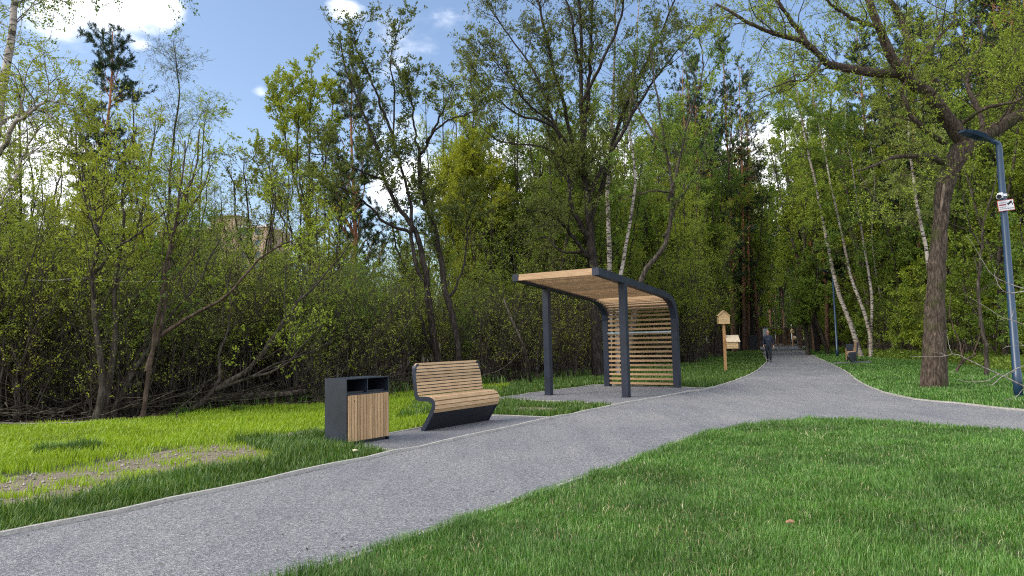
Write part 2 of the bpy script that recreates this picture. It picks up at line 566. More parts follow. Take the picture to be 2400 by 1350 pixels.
# ------------------------------------------------------------------ polygons / sheets
def sheet(name, polys, z, mat, kind='structure'):
    me_v = []; me_f = []
    for poly in polys:
        b = len(me_v); me_v += [(float(x), float(y), z) for x, y in poly]
        for t in tessellate_polygon([[Vector((x, y, 0)) for x, y in poly]]):
            me_f.append(tuple(b + i for i in t))
    me = bpy.data.meshes.new(name); me.from_pydata(me_v, [], me_f); me.materials.append(mat)
    bm = bmesh.new(); bm.from_mesh(me); bmesh.ops.recalc_face_normals(bm, faces=bm.faces[:])
    for f in bm.faces:
        if f.normal.z < 0: f.normal_flip()
    bm.to_mesh(me); bm.free()
    o = link_mesh(name, me); o['kind'] = kind
    return o


def inside(poly, x, y):
    r = np.zeros(len(x), bool); n = len(poly)
    for i in range(n):
        x0, y0 = poly[i]; x1, y1 = poly[(i + 1) % n]
        c = ((y0 > y) != (y1 > y)) & (x < (x1 - x0) * (y - y0) / (y1 - y0 + 1e-12) + x0)
        r ^= c
    return r


def smooth_line(pts, m):
    return resample(np.c_[np.array(pts), np.zeros(len(pts))], m)[:, :2]


def dist_to_line(line, x, y):
    d = np.full(len(x), 1e9)
    for (x0, y0), (x1, y1) in zip(line[:-1], line[1:]):
        dx, dy = x1 - x0, y1 - y0; l2 = dx * dx + dy * dy + 1e-9
        t = np.clip(((x - x0) * dx + (y - y0) * dy) / l2, 0, 1)
        d = np.minimum(d, np.hypot(x - x0 - t * dx, y - y0 - t * dy))
    return d


# ================================================================== GROUND
R = 420.0
sheet('ground', [[(-R, -R), (R, -R), (R, R), (-R, R)]], 0.0, M['floor'])

kl_px = [(0, 1260), (236, 1214), (431, 1170), (600, 1135), (750, 1101), (943, 1060), (1075, 1031), (1200, 1004), (1298, 981), (1415, 958), (1488, 943),
         (1552, 932), (1600, 922), (1665, 911), (1730, 891), (1771, 872), (1790, 856), (1797, 847), (1793, 838), (1788, 830), (1791, 822)]
KL = np.vstack([[(-9.5, -2.0), (-6.6, 1.9)], G2(kl_px)])
KL = np.vstack([KL[:2], smooth_line(KL[1:], 90)[1:]])
kr_px = [(1877, 818), (1912, 837), (1942, 851), (1985, 873), (2006, 891), (2033, 906), (2062, 918), (2096, 928), (2150, 939), (2250, 948), (2400, 965)]
KR = smooth_line(np.vstack([G2(kr_px), [(9.9, 9.9), (11.2, 7.8), (13.2, 4.8), (14.5, -1)]]), 70)
ll_px = [(716, 1347), (859, 1299), (1020, 1245), (1200, 1182), (1410, 1107), (1480, 1084), (1550, 1054), (1625, 1029), (1700, 1009), (1750, 999), (1825, 990),
         (1900, 986), (2000, 986), (2100, 991), (2200, 999), (2300, 1007), (2400, 1015)]
LL = smooth_line(np.vstack([[(-4.8, -1.2), (-2.7, 2.4)], G2(ll_px), [(8.2, 8.2), (9.4, 6.3), (11.2, 3.2), (12.2, -1.5)]]), 90)
far_left = [(26.4, 71.8), (30.0, 84.0), (33.5, 93.0)]
far_right = [(39.5, 92.0), (35.4, 84.0)]
path_poly = list(map(tuple, KL)) + far_left[1:] + far_right + list(map(tuple, KR)) + list(map(tuple, LL[::-1]))
sheet('path', [path_poly], 0.012, M['gravel'])
# the cross path at the far end of the avenue
sheet('far_path', [[(22, 88), (30, 92.5), (44, 92), (60, 95), (60, 99), (40, 97.5), (20, 96)]], 0.010, M['gravel'])

bench_pad = G2([(772, 1047), (804, 1049.5), (943, 1060.5), (1298, 981), (1150, 974), (980, 1006), (905, 1020)])
shelter_pad = G2([(1165, 935), (1250, 940), (1440, 949.5), (1552, 932.5), (1665, 911.5), (1600, 909), (1403, 903.5), (1280, 918.5)])
pad3 = G2([(1942, 851), (1955, 856), (2046, 852.5), (2040, 846)])
sheet('bench_pad', [bench_pad], 0.016, M['gravel_pad'])
sheet('shelter_pad', [shelter_pad], 0.016, M['gravel_pad'])
sheet('rest_pad', [pad3], 0.016, M['gravel_pad'])


def kerb(name, line, w=.05, h=.04, seed=0):
    """pale border boards set on edge, slightly uneven, board after board"""
    rng = random.Random(seed)
    line = [np.array(p, float) for p in line]
    mb = MB()
    ds = [0]
    for a, b in zip(line[:-1], line[1:]): ds.append(ds[-1] + np.linalg.norm(b - a))
    n = max(2, int(ds[-1] / .5)); pts = []
    for i in range(n + 1):
        s = ds[-1] * i / n
        j = min(max(np.searchsorted(ds, s) - 1, 0), len(line) - 2)
        t = (s - ds[j]) / (ds[j + 1] - ds[j] + 1e-9)
        pts.append(line[j] * (1 - t) + line[j + 1] * t + np.array([rng.gauss(0, .006), rng.gauss(0, .006)]))
    hh = [h + rng.gauss(0, .006) for _ in pts]
    vs = []
    for i, p in enumerate(pts):
        a = pts[max(i - 1, 0)]; b = pts[min(i + 1, n)]
        d = (b - a) / (np.linalg.norm(b - a) + 1e-9); q = np.array([-d[1], d[0]]) * w / 2
        vs += [(p[0] - q[0], p[1] - q[1], -.02), (p[0] - q[0], p[1] - q[1], hh[i]), (p[0] + q[0], p[1] + q[1], hh[i]), (p[0] + q[0], p[1] + q[1], -.02)]
    fs = []
    for i in range(n):
        for k in range(3): fs.append((4 * i + k, 4 * i + k + 1, 4 * i + k + 5, 4 * i + k + 4))
    fs += [(0, 1, 2, 3), (4 * n + 3, 4 * n + 2, 4 * n + 1, 4 * n)]
    mb.add(vs, fs)
    o = mb.build(name, M['kerb']); o['kind'] = 'structure'
    return o


kerb('path_kerb', KL[:-2], .046, .045, 1)
kerb('path_kerb', KR, .05, .04, 2)
kerb('path_kerb', LL[:60], .045, .024, 3)
kerb('pad_kerb', bench_pad[[2, 1, 0, 6, 5, 4, 3]], .035, .035, 4)
kerb('pad_kerb', shelter_pad[[2, 1, 0, 7, 6, 5, 4]], .035, .035, 5)

# lawns (soil sheets carrying the grass)
edge_px = [(-260, 1012), (0, 1001), (200, 993), (330, 986), (480, 966), (600, 956), (760, 949), (920, 926), (1130, 905), (1200, 898), (1400, 882), (1500, 858), (1600, 836), (1700, 826), (1765, 820)]
EDGE = G2(edge_px)
left_lawn = list(map(tuple, EDGE)) + [(24.5, 68)] + list(map(tuple, KL[::-1])) + [(-16, 4)]
left_lawn = [tuple(p) for p in left_lawn]
right_edge_px = [(1885, 812), (1925, 822), (1960, 826), (2060, 842), (2170, 846), (2250, 856), (2330, 868), (2420, 880)]
REDGE = G2(right_edge_px)
right_lawn = [tuple(p) for p in KR] + [(22, 8), (24, 19)] + [tuple(p) for p in REDGE[::-1]]
near_lawn = [tuple(p) for p in LL]
_t = np.gradient(LL, axis=0); _t /= np.linalg.norm(_t, axis=1)[:, None]
near_turf = [tuple(p) for p in LL + np.c_[-_t[:, 1], _t[:, 0]] * .015]
sheet('left_lawn', [left_lawn], 0.004, M['lawnsoil'])
sheet('right_lawn', [right_lawn], 0.004, M['lawnsoil'])
sheet('near_lawn', [near_lawn], 0.004, M['lawnsoil'])
soil_px = [(-60, 1225), (80, 1187), (200, 1157), (350, 1121), (470, 1099), (560, 1091), (660, 1074), (600, 1060), (545, 1046), (430, 1052), (300, 1078), (150, 1104), (0, 1122), (-60, 1128)]
SOIL = G2(soil_px)
SOIL2 = G2([(640, 1026), (680, 1029), (768, 1022), (768, 1011), (700, 1015)])
SOIL3 = G2([(1200, 963), (1300, 966), (1320, 957), (1220, 955)])
_c = SOIL.mean(0); SOILX = _c + (SOIL - _c) * np.array([1.03, 1.16])
sheet('bare_soil', [[tuple(p) for p in SOILX], [tuple(p) for p in SOIL2], [tuple(p) for p in SOIL3]], 0.008, M['soil'])


def vnoise(x, y, s, seed):
    """cheap smooth value noise in [0, 1]"""
    rng = np.random.default_rng(seed); T = rng.random((64, 64))
    X = x / s; Y = y / s; i = np.floor(X).astype(int); j = np.floor(Y).astype(int); u = X - i; v = Y - j
    u = u * u * (3 - 2 * u); v = v * v * (3 - 2 * v)
    g = lambda a, b: T[a % 64, b % 64]
    return (g(i, j) * (1 - u) + g(i + 1, j) * u) * (1 - v) + (g(i, j + 1) * (1 - u) + g(i + 1, j + 1) * u) * v


def in_view(x, y, m=1.2):
    return (y > 3.2) & (np.abs(x) < y * .78 + m)


def grass(name, label, poly, mat, d0, h, w, seed, ref=5.0, pw=1.7, keep=None, hmod=None, lean=.45, ymax=80, exclude=()):
    rng = np.random.default_rng(seed)
    poly = [tuple(p) for p in poly]
    A = np.array(poly); x0, y0 = A.min(0); x1, y1 = A.max(0); y0 = max(y0, 3.2); y1 = min(y1, ymax)
    xs = []; ys = []
    y = y0
    while y < y1:                                        # strips, each with its own density
        yb = min(y + max(.5, y * .08), y1); xa = max(x0, -yb * .78 - 1.2); xb = min(x1, yb * .78 + 1.2)
        if xb > xa:
            den = d0 * min(1, (ref / y)) ** pw
            n = rng.poisson(den * (yb - y) * (xb - xa))
            xs.append(rng.uniform(xa, xb, n)); ys.append(rng.uniform(y, yb, n))
        y = yb
    x = np.concatenate(xs); y = np.concatenate(ys)
    k = inside(poly, x, y) & in_view(x, y)
    for ex in exclude: k &= ~inside([tuple(p) for p in ex], x, y)
    x = x[k]; y = y[k]
    if keep is not None:
        k = rng.random(len(x)) < keep(x, y); x = x[k]; y = y[k]
    n = len(x); d = np.hypot(x, y)
    hh = h * rng.uniform(.55, 1.25, n) * (.7 + .6 * vnoise(x, y, .35, seed + 5)) * (.8 + .4 * vnoise(x, y, 1.3, seed + 6))
    if hmod is not None: hh = hh * hmod(x, y)
    ww = w * rng.uniform(.7, 1.3, n) * np.maximum(1, (d / ref)) ** (pw * .5)
    an = rng.uniform(0, 2 * PI, n); ld = np.c_[np.cos(an), np.sin(an)]
    wind = np.c_[vnoise(x, y, .5, seed + 7) - .5, vnoise(x, y, .5, seed + 8) - .5]
    ln = (ld * rng.uniform(.05, 1.3, n)[:, None] * lean + wind * .4) * hh[:, None]
    sd = np.c_[-ld[:, 1], ld[:, 0]] * ww[:, None] / 2
    base = np.c_[x, y]; z0 = np.full(n, .002)
    mid = base + ln * .35; tip = base + ln * 1.15
    V = np.stack([np.c_[base - sd, z0], np.c_[base + sd, z0], np.c_[mid + sd * .8, z0 + hh * .58], np.c_[mid - sd * .8, z0 + hh * .58],
                  np.c_[tip, z0 + hh * (1 - .25 * np.minimum(1, np.hypot(ln[:, 0], ln[:, 1]) / hh))]], 1)
    id_ = np.arange(n)[:, None] * 5
    me = bpy.data.meshes.new(name)
    loops = np.concatenate([id_ + np.array([0, 1, 2, 3, 3, 2, 4])], 0).astype(np.int32)
    me.vertices.add(n * 5); me.vertices.foreach_set('co', V.astype(np.float32).ravel())
    me.loops.add(n * 7); me.loops.foreach_set('vertex_index', loops.ravel())
    me.polygons.add(n * 2)
    me.polygons.foreach_set('loop_start', (np.arange(n)[:, None] * 7 + np.array([0, 4])).ravel().astype(np.int32))
    me.materials.append(mat); me.update(calc_edges=True)
    o = link_mesh(name, me)
    return tag(o, label, 'grass', None, 'stuff')


bin_fp = G2([(812, 1048), (906, 1032), (860, 1025), (768, 1041)])
grass('lawn_grass', 'lush dark green mown lawn filling the corner inside the path bend', near_turf, M['lawn'], 12500, .054, .0033, 11,
      keep=lambda x, y: .62 + .38 * (vnoise(x, y, .5, 3) > .25), hmod=lambda x, y: .75 + .9 * np.clip(vnoise(x, y, .45, 77) - .45, 0, 1) + .3 * vnoise(x, y, .12, 78) + .5 * np.exp(-dist_to_line(LL, x, y) / .12))
grass('lawn_grass', 'green lawn round the foot of the old tree and lamp post beyond the path', right_lawn, M['lawn'], 5200, .11, .0050, 12, exclude=(pad3,))
VERGE = G2([(-80, 1290), (0, 1258), (236, 1213), (431, 1169), (600, 1134), (750, 1100), (930, 1061.5), (804, 1050), (769, 1046), (766, 1020), (690, 1026), (640, 1028), (560, 1033),
            (528, 1046), (620, 1060), (668, 1074), (560, 1092), (470, 1100), (350, 1122), (200, 1160), (80, 1188), (-80, 1222)])
grass('verge_grass', 'long dark green grass strip along the pale path border by the litter bin', VERGE, M['verge'], 5200, .13, .0055, 13,
      hmod=lambda x, y: .5 + .6 * np.minimum(1, dist_to_line(KL[2:40], x, y) / .45),
      keep=lambda x, y: np.clip((dist_to_line(np.vstack([SOIL, SOIL[:1]]), x, y) - .5 * vnoise(x, y, .2, 62) + .26) / .35, .05, 1))
FIELD = [tuple(p) for p in EDGE[:10]] + [tuple(p) for p in G2([(1180, 918), (1165, 934), (1150, 972), (980, 1004), (905, 1018), (770, 1044), (768, 1010), (640, 1022), (545, 1046), (430, 1052), (300, 1078), (150, 1104), (0, 1122), (-200, 1135)])]
grass('meadow_grass', 'bright yellow green young grass between the thicket and the litter bin', FIELD, M['young'], 5600, .10, .0050, 14, exclude=(bin_fp,),
      keep=lambda x, y: np.clip((dist_to_line(np.vstack([SOIL, SOIL[:1]]), x, y) - .75 * vnoise(x, y, .22, 61) + .32) / .5, .06, 1) * np.clip(1.2 - .6 * vnoise(x, y, .5, 4), 0, 1))
grass('meadow_grass', 'sparse seedlings sprouting on the bare stony soil strip', SOILX, M['young'], 3600, .07, .0050, 15,
      keep=lambda x, y: np.clip(2.2 * (vnoise(x, y, .28, 8) - .50) + .9 * np.exp(-dist_to_line(np.vstack([SOIL, SOIL[:1]]), x, y) / .16) - .1, 0.06, 1))
TUFTS = []
for px, py, s in ((128, 1062, .34), (185, 1058, .45), (430, 972, .4), (560, 965, .3)):
    c = G(px, py)
    TUFTS.append([(c[0] + s * math.cos(a) * (1 + .3 * math.sin(3 * a)), c[1] + .9 * s * math.sin(a)) for a in np.linspace(0, 2 * PI, 14)[:-1]])
for i, t in enumerate(TUFTS):
    o = grass('grass_tuft', ('dark green tall grass tuft in the bright meadow, smaller of two side by side', 'dark green tall grass tuft in the bright meadow, larger of two side by side',
              'dark grass tuft at the thicket edge right of the trunk clump', 'dark grass tuft at the thicket edge nearest the litter bin')[i], t, M['verge'], 2600, .22, .007, 30 + i, ref=9, lean=.9, hmod=lambda x, y, c=np.mean(t, 0): np.clip(1.15 - 2.2 * np.hypot(x - c[0], y - c[1]), .25, 1.2), keep=lambda x, y, c=np.mean(t, 0): np.clip(1.3 - 2.6 * np.hypot(x - c[0], y - c[1]) + .5 * (vnoise(x, y, .2, 9) - .5), .05, 1))
    del o['kind']; tag(o, None, 'grass tuft', 'dark grass tufts in the bright meadow')
BACK = [tuple(p) for p in EDGE[9:]] + [(24.5, 68)] + [tuple(p) for p in G2([(1788, 831), (1797, 848), (1771, 871), (1730, 889), (1665, 909), (1600, 907.5), (1403, 902), (1280, 917), (1172, 932), (1185, 915)])]
grass('lawn_grass', 'green lawn behind the slatted shelter reaching to the bird house post', BACK, M['verge'], 5200, .13, .0055, 16)
STRIP = G2([(1172, 937), (1250, 942), (1440, 951), (1415, 957), (1300, 979), (1152, 973)])
grass('verge_grass', 'small grass wedge between the bench pad and the shelter pad', STRIP, M['verge'], 5200, .11, .0055, 17,
      keep=lambda x, y: np.where(inside([tuple(p) for p in SOIL3], x, y), .12, 1.0))
BANK = [tuple(p) for p in G2([(925, 985), (1150, 970), (1172, 934), (1190, 912), (1130, 912), (1000, 925)])]
grass('verge_grass', 'longer grass band behind the slatted bench', BANK, M['verge'], 2200, .16, .006, 18)
EB = [tuple(p + np.array([0, -.3])) for p in EDGE[3:11]] + [tuple(p + np.array([.3, 1.6])) for p in EDGE[3:11][::-1]]
grass('verge_grass', 'tall loose grass along the foot of the thicket', EB, M['verge'], 1500, .38, .010, 19, lean=.7, keep=lambda x, y: np.clip(1.7 * (vnoise(x, y, .9, 55) - .3), 0, 1) * np.clip((x + 8) / 7, .05, 1))

straw = mat_grass('straw', (.30, .24, .11), (.42, .36, .19), (.55, .50, .32), (.9, 1.1), 2., .2)
grass('dry_grass', 'scattered straw coloured dead blades in the near lawn', near_lawn, straw, 260, .05, .005, 41, lean=1.3)
grass('lawn_grass', 'scattered taller pale green blades standing above the near lawn', near_lawn, M['lawn'], 500, .095, .0042, 42, lean=.6, keep=lambda x, y: np.clip(2 * vnoise(x, y, .6, 90) - .5, 0, 1))
# loose stones on the bare soil and grit on the path
def stones(name, label, n, where, smin, smax, mats, seed, z=.01, pebble_pow=2.5):
    rng = np.random.default_rng(seed)
    base = np.array([(1, 0, 0), (0, 1, 0), (-1, 0, 0), (0, -1, 0), (0, 0, .75), (0, 0, -.4)])
    fc = np.array([(0, 1, 4), (1, 2, 4), (2, 3, 4), (3, 0, 4), (1, 0, 5), (2, 1, 5), (3, 2, 5), (0, 3, 5)])
    xy = where(rng, n); n = len(xy)
    s = smin + (smax - smin) * rng.random(n) ** pebble_pow
    a = rng.uniform(0, 2 * PI, n); ca, sa = np.cos(a), np.sin(a)
    B = base[None] * rng.uniform(.6, 1.2, (n, 6, 3)) * s[:, None, None]
    V = np.stack([B[..., 0] * ca[:, None] - B[..., 1] * sa[:, None] + xy[:, 0:1], B[..., 0] * sa[:, None] + B[..., 1] * ca[:, None] + xy[:, 1:2], B[..., 2] + z + s[:, None] * .25], -1)
    f = (np.arange(n)[:, None, None] * 6 + fc).reshape(-1, 3)
    me = np_mesh(name, [(V, f, 0)], [mats])
    return tag(link_mesh(name, me), label, 'gravel', None, 'stuff')


def mat_stone(name, a, c):
    m, nt, b, o = newmat(name)
    geo = nt.nodes.new('ShaderNodeNewGeometry')
    nt.links.new(ramp(nt, geo.outputs['Random Per Island'], [(0, a), (1, c)]).outputs[0], b.inputs['Base Color']); b.inputs['Roughness'].default_value = .9
    return m


def in_poly(poly, dens_y=True):
    poly = [tuple(p) for p in poly]; A = np.array(poly)
    def f(rng, n):
        x = rng.uniform(A[:, 0].min(), A[:, 0].max(), n); y = rng.uniform(max(3, A[:, 1].min()), min(A[:, 1].max(), 30), n)
        if dens_y:
            k = rng.random(n) < np.minimum(1, (6 / y) ** 1.5); x, y = x[k], y[k]
        k = inside(poly, x, y); return np.c_[x[k], y[k]]
    return f


stones('gravel', 'pale stones lying on the bare soil strip', 3000, in_poly(SOIL), .004, .028, mat_stone('field_stone', (.12, .10, .08), (.45, .40, .34)), 51)
stones('gravel', 'small pale stones on the soil beside the litter bin', 900, in_poly(SOIL2), .008, .04, mat_stone('field_stone_b', (.2, .17, .14), (.45, .40, .36)), 52)
stones('gravel', 'loose grit scattered over the grey path', 26000, in_poly(path_poly), .002, .008, mat_stone('grit', (.08, .082, .095), (.38, .375, .37)), 53, .011, 3)


# ================================================================== PARK FURNITURE
def make_bin():
    """twin waste bin: navy steel casing, two openings over a door of upright pine boards"""
    root = empty('litter_bin', (0, 0, 0))
    W, D, Hh, t = .80, .47, .925, .012
    b = MB()
    b.box((0, 0, .0), (t, D, Hh - t)); b.box((W - t, 0, .0), (W, D, Hh - t))
    b.box((t, D - t, .03), (W - t, D, Hh - t))
    b.box((0, 0, Hh - t), (W, D, Hh))
    b.box((t, .004, .035), (W - t, D - t, .05))
    b.box((t, .002, .695), (W - t, .03, .712))
    b.build('casing', M['binsteel'], root)
    p = MB(); p.box((W / 2 - .006, .012, .712), (W / 2 + .006, D - t, Hh - t)); p.build('partition', M['binsteel'], root)
    for i in range(2):
        x0 = .03 + i * W / 2; x1 = x0 + W / 2 - .06
        q = MB()
        q.box((x0, .06, .06), (x1, .07, .74)); q.box((x0, D - .05, .06), (x1, D - .04, .74))
        q.box((x0, .07, .06), (x0 + .01, D - .05, .74)); q.box((x1 - .01, .07, .06), (x1, D - .05, .74)); q.box((x0, .07, .05), (x1, D - .05, .06))
        q.build('inner_bucket', M['steel_dark'], root)
    d = MB(); n = 14; w = (W - 2 * t - .012) / n
    for i in range(n):
        x0 = t + .006 + i * w
        d.box((x0 + .0035, -.020, .05), (x0 + w - .0035, .0, .69), bev=.002)
    dr = d.build('door', M['wood_z'], root)
    bb_ = MB(); bb_.box((t + .001, .0015, .052), (W - t - .001, .0035, .688)); bb_.build('dark_gap_sheet', M['steel_dark'], dr)  # dark sheet added behind the boards so the gaps read as deep shade
    f = MB(); f.box((.05, .03, 0), (W - .05, D - .03, .03)); f.build('plinth', M['steel_dark'], root)
    return root


BIN_ANG = rad(53.6)
bin0 = make_bin()
c = G(812, 1048.3)
bin0.location = (c[0], c[1], .016); bin0.rotation_euler.z = BIN_ANG
tag(bin0, 'large dark steel litter bin with upright boards on its door beside the near bench', 'litter bin', 'litter bins')


def offset_poly(path, w):
    pts = np.array(path); T = np.gradient(pts, axis=0); T /= np.linalg.norm(T, axis=1)[:, None]
    n = np.c_[-T[:, 1], T[:, 0]]
    return [tuple(p) for p in pts + n * w / 2] + [tuple(p) for p in (pts - n * w / 2)[::-1]]


def make_bench(L=1.68):
    """S-profile bench. local x = along the seat, -y = towards the sitter's front"""
    root = empty('park_bench', (0, 0, 0))
    ctr = [(.055, 0), (.09, .05), (.165, .16), (.245, .275), (.29, .35), (.308, .415), (.285, .475), (.22, .507), (.12, .512), (.0, .512), (-.05, .53), (-.078, .585), (-.088, .68), (-.105, .80), (-.118, .92), (-.122, .99)]
    c3 = resample([(a, b, 0) for a, b in ctr], 46)[:, :2]
    band = offset_poly(c3, .074)
    prof = [(-u, z) for u, z in band]
    for x0, s in ((0, 1), (L, -1)):
        m = MB(); a, b = sorted((x0, x0 + s * .028))
        m.prism(prof, 'x', a, b)
        # rounded top corner: the band bends over into the top edge
        nseg = 8; rr = .085
        arc = [(x0 + s * (rr - rr * math.cos(k / nseg * PI / 2)), .985 + rr * math.sin(k / nseg * PI / 2)) for k in range(nseg + 1)]
        inn = [(x0 + s * (rr - (rr - .028) * math.cos(k / nseg * PI / 2)), .985 + (rr - .028) * math.sin(k / nseg * PI / 2)) for k in range(nseg + 1)]
        yb, yf = .122 + .037, .122 - .037
        vs = []; fs = []
        for (ax, az), (ix, iz) in zip(arc, inn): vs += [(ax, yf, az), (ax, yb, az), (ix, yb, iz), (ix, yf, iz)]
        for k in range(nseg):
            for q in range(4): fs.append((4 * k + q, 4 * k + (q + 1) % 4, 4 * k + 4 + (q + 1) % 4, 4 * k + 4 + q))
        fs += [(0, 1, 2, 3), (4 * nseg + 3, 4 * nseg + 2, 4 * nseg + 1, 4 * nseg)]
        m.add(vs, fs)
        m.build('side_frame', M['steel'], root)
    # top edge bar closing the back
    tb = MB(); tb.box((.03, .122 - .02, .955), (L - .03, .122 + .03, .985)); tb.build('top_rail', M['steel'], root)
    # backrest boards, their ends following the rounded corner
    bk = MB(); n = 10; z0, z1 = .562, 1.088
    for i in range(n):
        za = z0 + (z1 - z0) * i / n + .007; zb = z0 + (z1 - z0) * (i + 1) / n - .007
        def ins(z): 
            k = z - (z1 - .10)
            return .006 + (0 if k <= 0 else .10 - math.sqrt(max(0, .10 ** 2 - k * k)))
        zs = np.linspace(za, zb, 5)
        poly = [(ins(z), z) for z in zs] + [(L - ins(z), z) for z in zs[::-1]]
        def yy(z): return .022 + .088 * (z - .56) / .5
        vs = [(x, yy(z) - .004, z) for x, z in poly] + [(x, yy(z) + .022, z) for x, z in poly]
        k = len(poly); fs = [tuple(range(k)), tuple(reversed(range(k, 2 * k)))] + [(j, (j + 1) % k, k + (j + 1) % k, k + j) for j in range(k)]
        bk.add(vs, fs)
    bk.build('backrest', M['wood_x'], root)
    bp = MB(); bp.prism([(.050, .56), (.056, .56), (.134, 1.0), (.128, 1.0)], 'x', .029, L - .029); bp.build('back_panel', M['steel_dark'], root)
    sp_ = MB(); sp_.prism([(.02, .512), (-.22, .512), (-.30, .45), (-.315, .40), (-.29, .32), (-.282, .32), (-.305, .40), (-.29, .445), (-.215, .504), (.02, .504)], 'x', .029, L - .029); sp_.build('seat_panel', M['steel_dark'], root)
    # seat boards along the front profile
    fp = resample([(-.015, .556, 0), (.10, .556, 0), (.22, .552, 0), (.295, .528, 0), (.34, .47, 0), (.352, .41, 0), (.338, .345, 0), (.308, .29, 0)], 60)[:, :2]
    ds = np.concatenate([[0], np.cumsum(np.linalg.norm(np.diff(fp, axis=0), axis=1))])
    st = MB()
    cuts = [(0, .072), (.076, .148), (.154, .220), (.232, .290), (.303, .360), (.380, .437), (.450, .507), (.520, .570)]
    for a, b in cuts:
        pa = np.array([np.interp(a, ds, fp[:, 0]), np.interp(a, ds, fp[:, 1])]); pb = np.array([np.interp(b, ds, fp[:, 0]), np.interp(b, ds, fp[:, 1])])
        t = (pb - pa) / np.linalg.norm(pb - pa); nn = np.array([-t[1], t[0]])
        q = [pa, pb, pb - nn * .026, pa - nn * .026]
        st.prism([(-p[0], p[1]) for p in q], 'x', .004, L - .004)
    st.build('seat', M['wood_x'], root)
    # dark steel panel closing the space under the seat
    sk = MB(); sk.prism([(-.085, .0), (-.30, .30), (-.285, .31), (-.07, .0)], 'x', .028, L - .028)
    sk.build('base_panel', M['steel_dark'], root)
    return root


bench0 = make_bench()
bench0.location = (-1.533, 11.12, .016); bench0.rotation_euler.z = rad(54)
tag(bench0, 'slatted pine bench with navy S shaped steel sides, nearest the litter bin', 'bench', 'benches beside the path')

# second rest place under the birches: same bench and bin, seen from the side
bench1 = copy_tree(bench0); bl = G(2006, 851)
bench1.location = (bl[0] - .55 + .55, bl[1] + 1.5, .016); bench1.rotation_euler.z = rad(247.5)
bench1.location = (bl[0] + .38 * 1.55, bl[1] + .92 * 1.55, .016)
tag(bench1, 'distant slatted bench seen side on under the leaning birches', 'bench', 'benches beside the path')
bin1 = copy_tree(bin0); b1 = G(1991, 850)
bin1.rotation_euler.z = rad(247.5)
bin1.location = (b1[0] + .38 * 2.5, b1[1] + .92 * 2.5, .016)
tag(bin1, 'distant dark litter bin just behind the far bench under the birches', 'litter bin', 'litter bins')


def make_shelter():
    """open shelter: two bent steel frames, two straight front posts, slatted roof running down into a slatted back wall.
    local x = across (left frame 0, right frame W), local y = depth from the front posts"""
    root = empty('park_shelter', (0, 0, 0))
    W, s = 2.18, .17; h = s / 2
    outer = [(-1.50, 3.06), (2.60, 2.735), (3.0, 2.68), (3.28, 2.58), (3.50, 2.43), (3.62, 2.25), (3.665, 2.02), (3.675, 1.8), (3.675, 0)]
    inner = [(-1.50, 2.89), (2.58, 2.57), (2.93, 2.52), (3.16, 2.44), (3.34, 2.31), (3.44, 2.16), (3.478, 1.98), (3.485, 1.8), (3.485, 0)]
    prof = outer + inner[::-1]
    for x in (0, W):
        m = MB(); m.prism(prof, 'x', x - h, x + h); m.build('bent_frame', M['steel'], root)
        p = MB(); zt = 2.89 - (1.5) * .0784 - .006
        p.box((x - h + .004, -h, 0), (x + h - .004, h, zt + .012)); p.build('front_post', M['steel'], root)
    # roof boards between the frames
    r = MB(); n = 31
    mid = [((a[0] + b[0]) / 2, (a[1] + b[1]) / 2) for a, b in zip(outer, inner)]
    slope = math.atan2(-(3.06 - 2.735), 4.1)
    for i in range(n):
        y = -1.49 + i * (4.1 / n); z = 2.975 - (y + 1.5) * .0785
        Mx = Matrix.Translation((0, y, z)) @ Matrix.Rotation(slope, 4, 'X')
        if i == 0: r.box((h + .002, 0, -.075), (W - h - .002, .035, .078), M=Mx)
        else: r.box((h + .002, 0, -.045), (W - h - .002, .045, .045), M=Mx)
    r.build('roof_slats', M['wood_shelter'], root)
    w = MB()
    zs = [.075 + .1335 * i for i in range(16)]
    for z in zs: w.box((h + .002, 3.50, z), (W - h - .002, 3.585, z + .060))
    for (y, z, a) in ((3.55, 2.215, .06), (3.50, 2.31, .45), (3.40, 2.40, .75), (3.26, 2.475, 1.05), (3.12, 2.53, 1.25), (2.97, 2.56, 1.4), (2.80, 2.585, 1.48)):
        Mx = Matrix.Translation((0, y, z)) @ Matrix.Rotation(a, 4, 'X')
        w.box((h + .002, -.042, -.023), (W - h - .002, .042, .023), M=Mx)
    w.build('back_slats', M['wood_shelter'], root)
    g = MB(); g.box((h + .001, 3.470, 1.585), (W - h - .001, 3.495, 1.628)); g.build('steel_tie', mat_plain('galvanised', (.36, .44, .50), .35, .6, .1), root)
    for x in (0, W):
        for y in (0, 3.58):
            f = MB(); f.box((x - h - .02, y - h - .02, -.004), (x + h + .02, y + h + .02, .012)); f.build('base_plate', M['steel_dark'], root)
    return root


sh = make_shelter()
sh.location = (.908, 17.99, .016); sh.rotation_euler.z = rad(-33.2)
tag(sh, 'open park shelter with navy bent steel frames and pine slat roof and back', 'shelter')


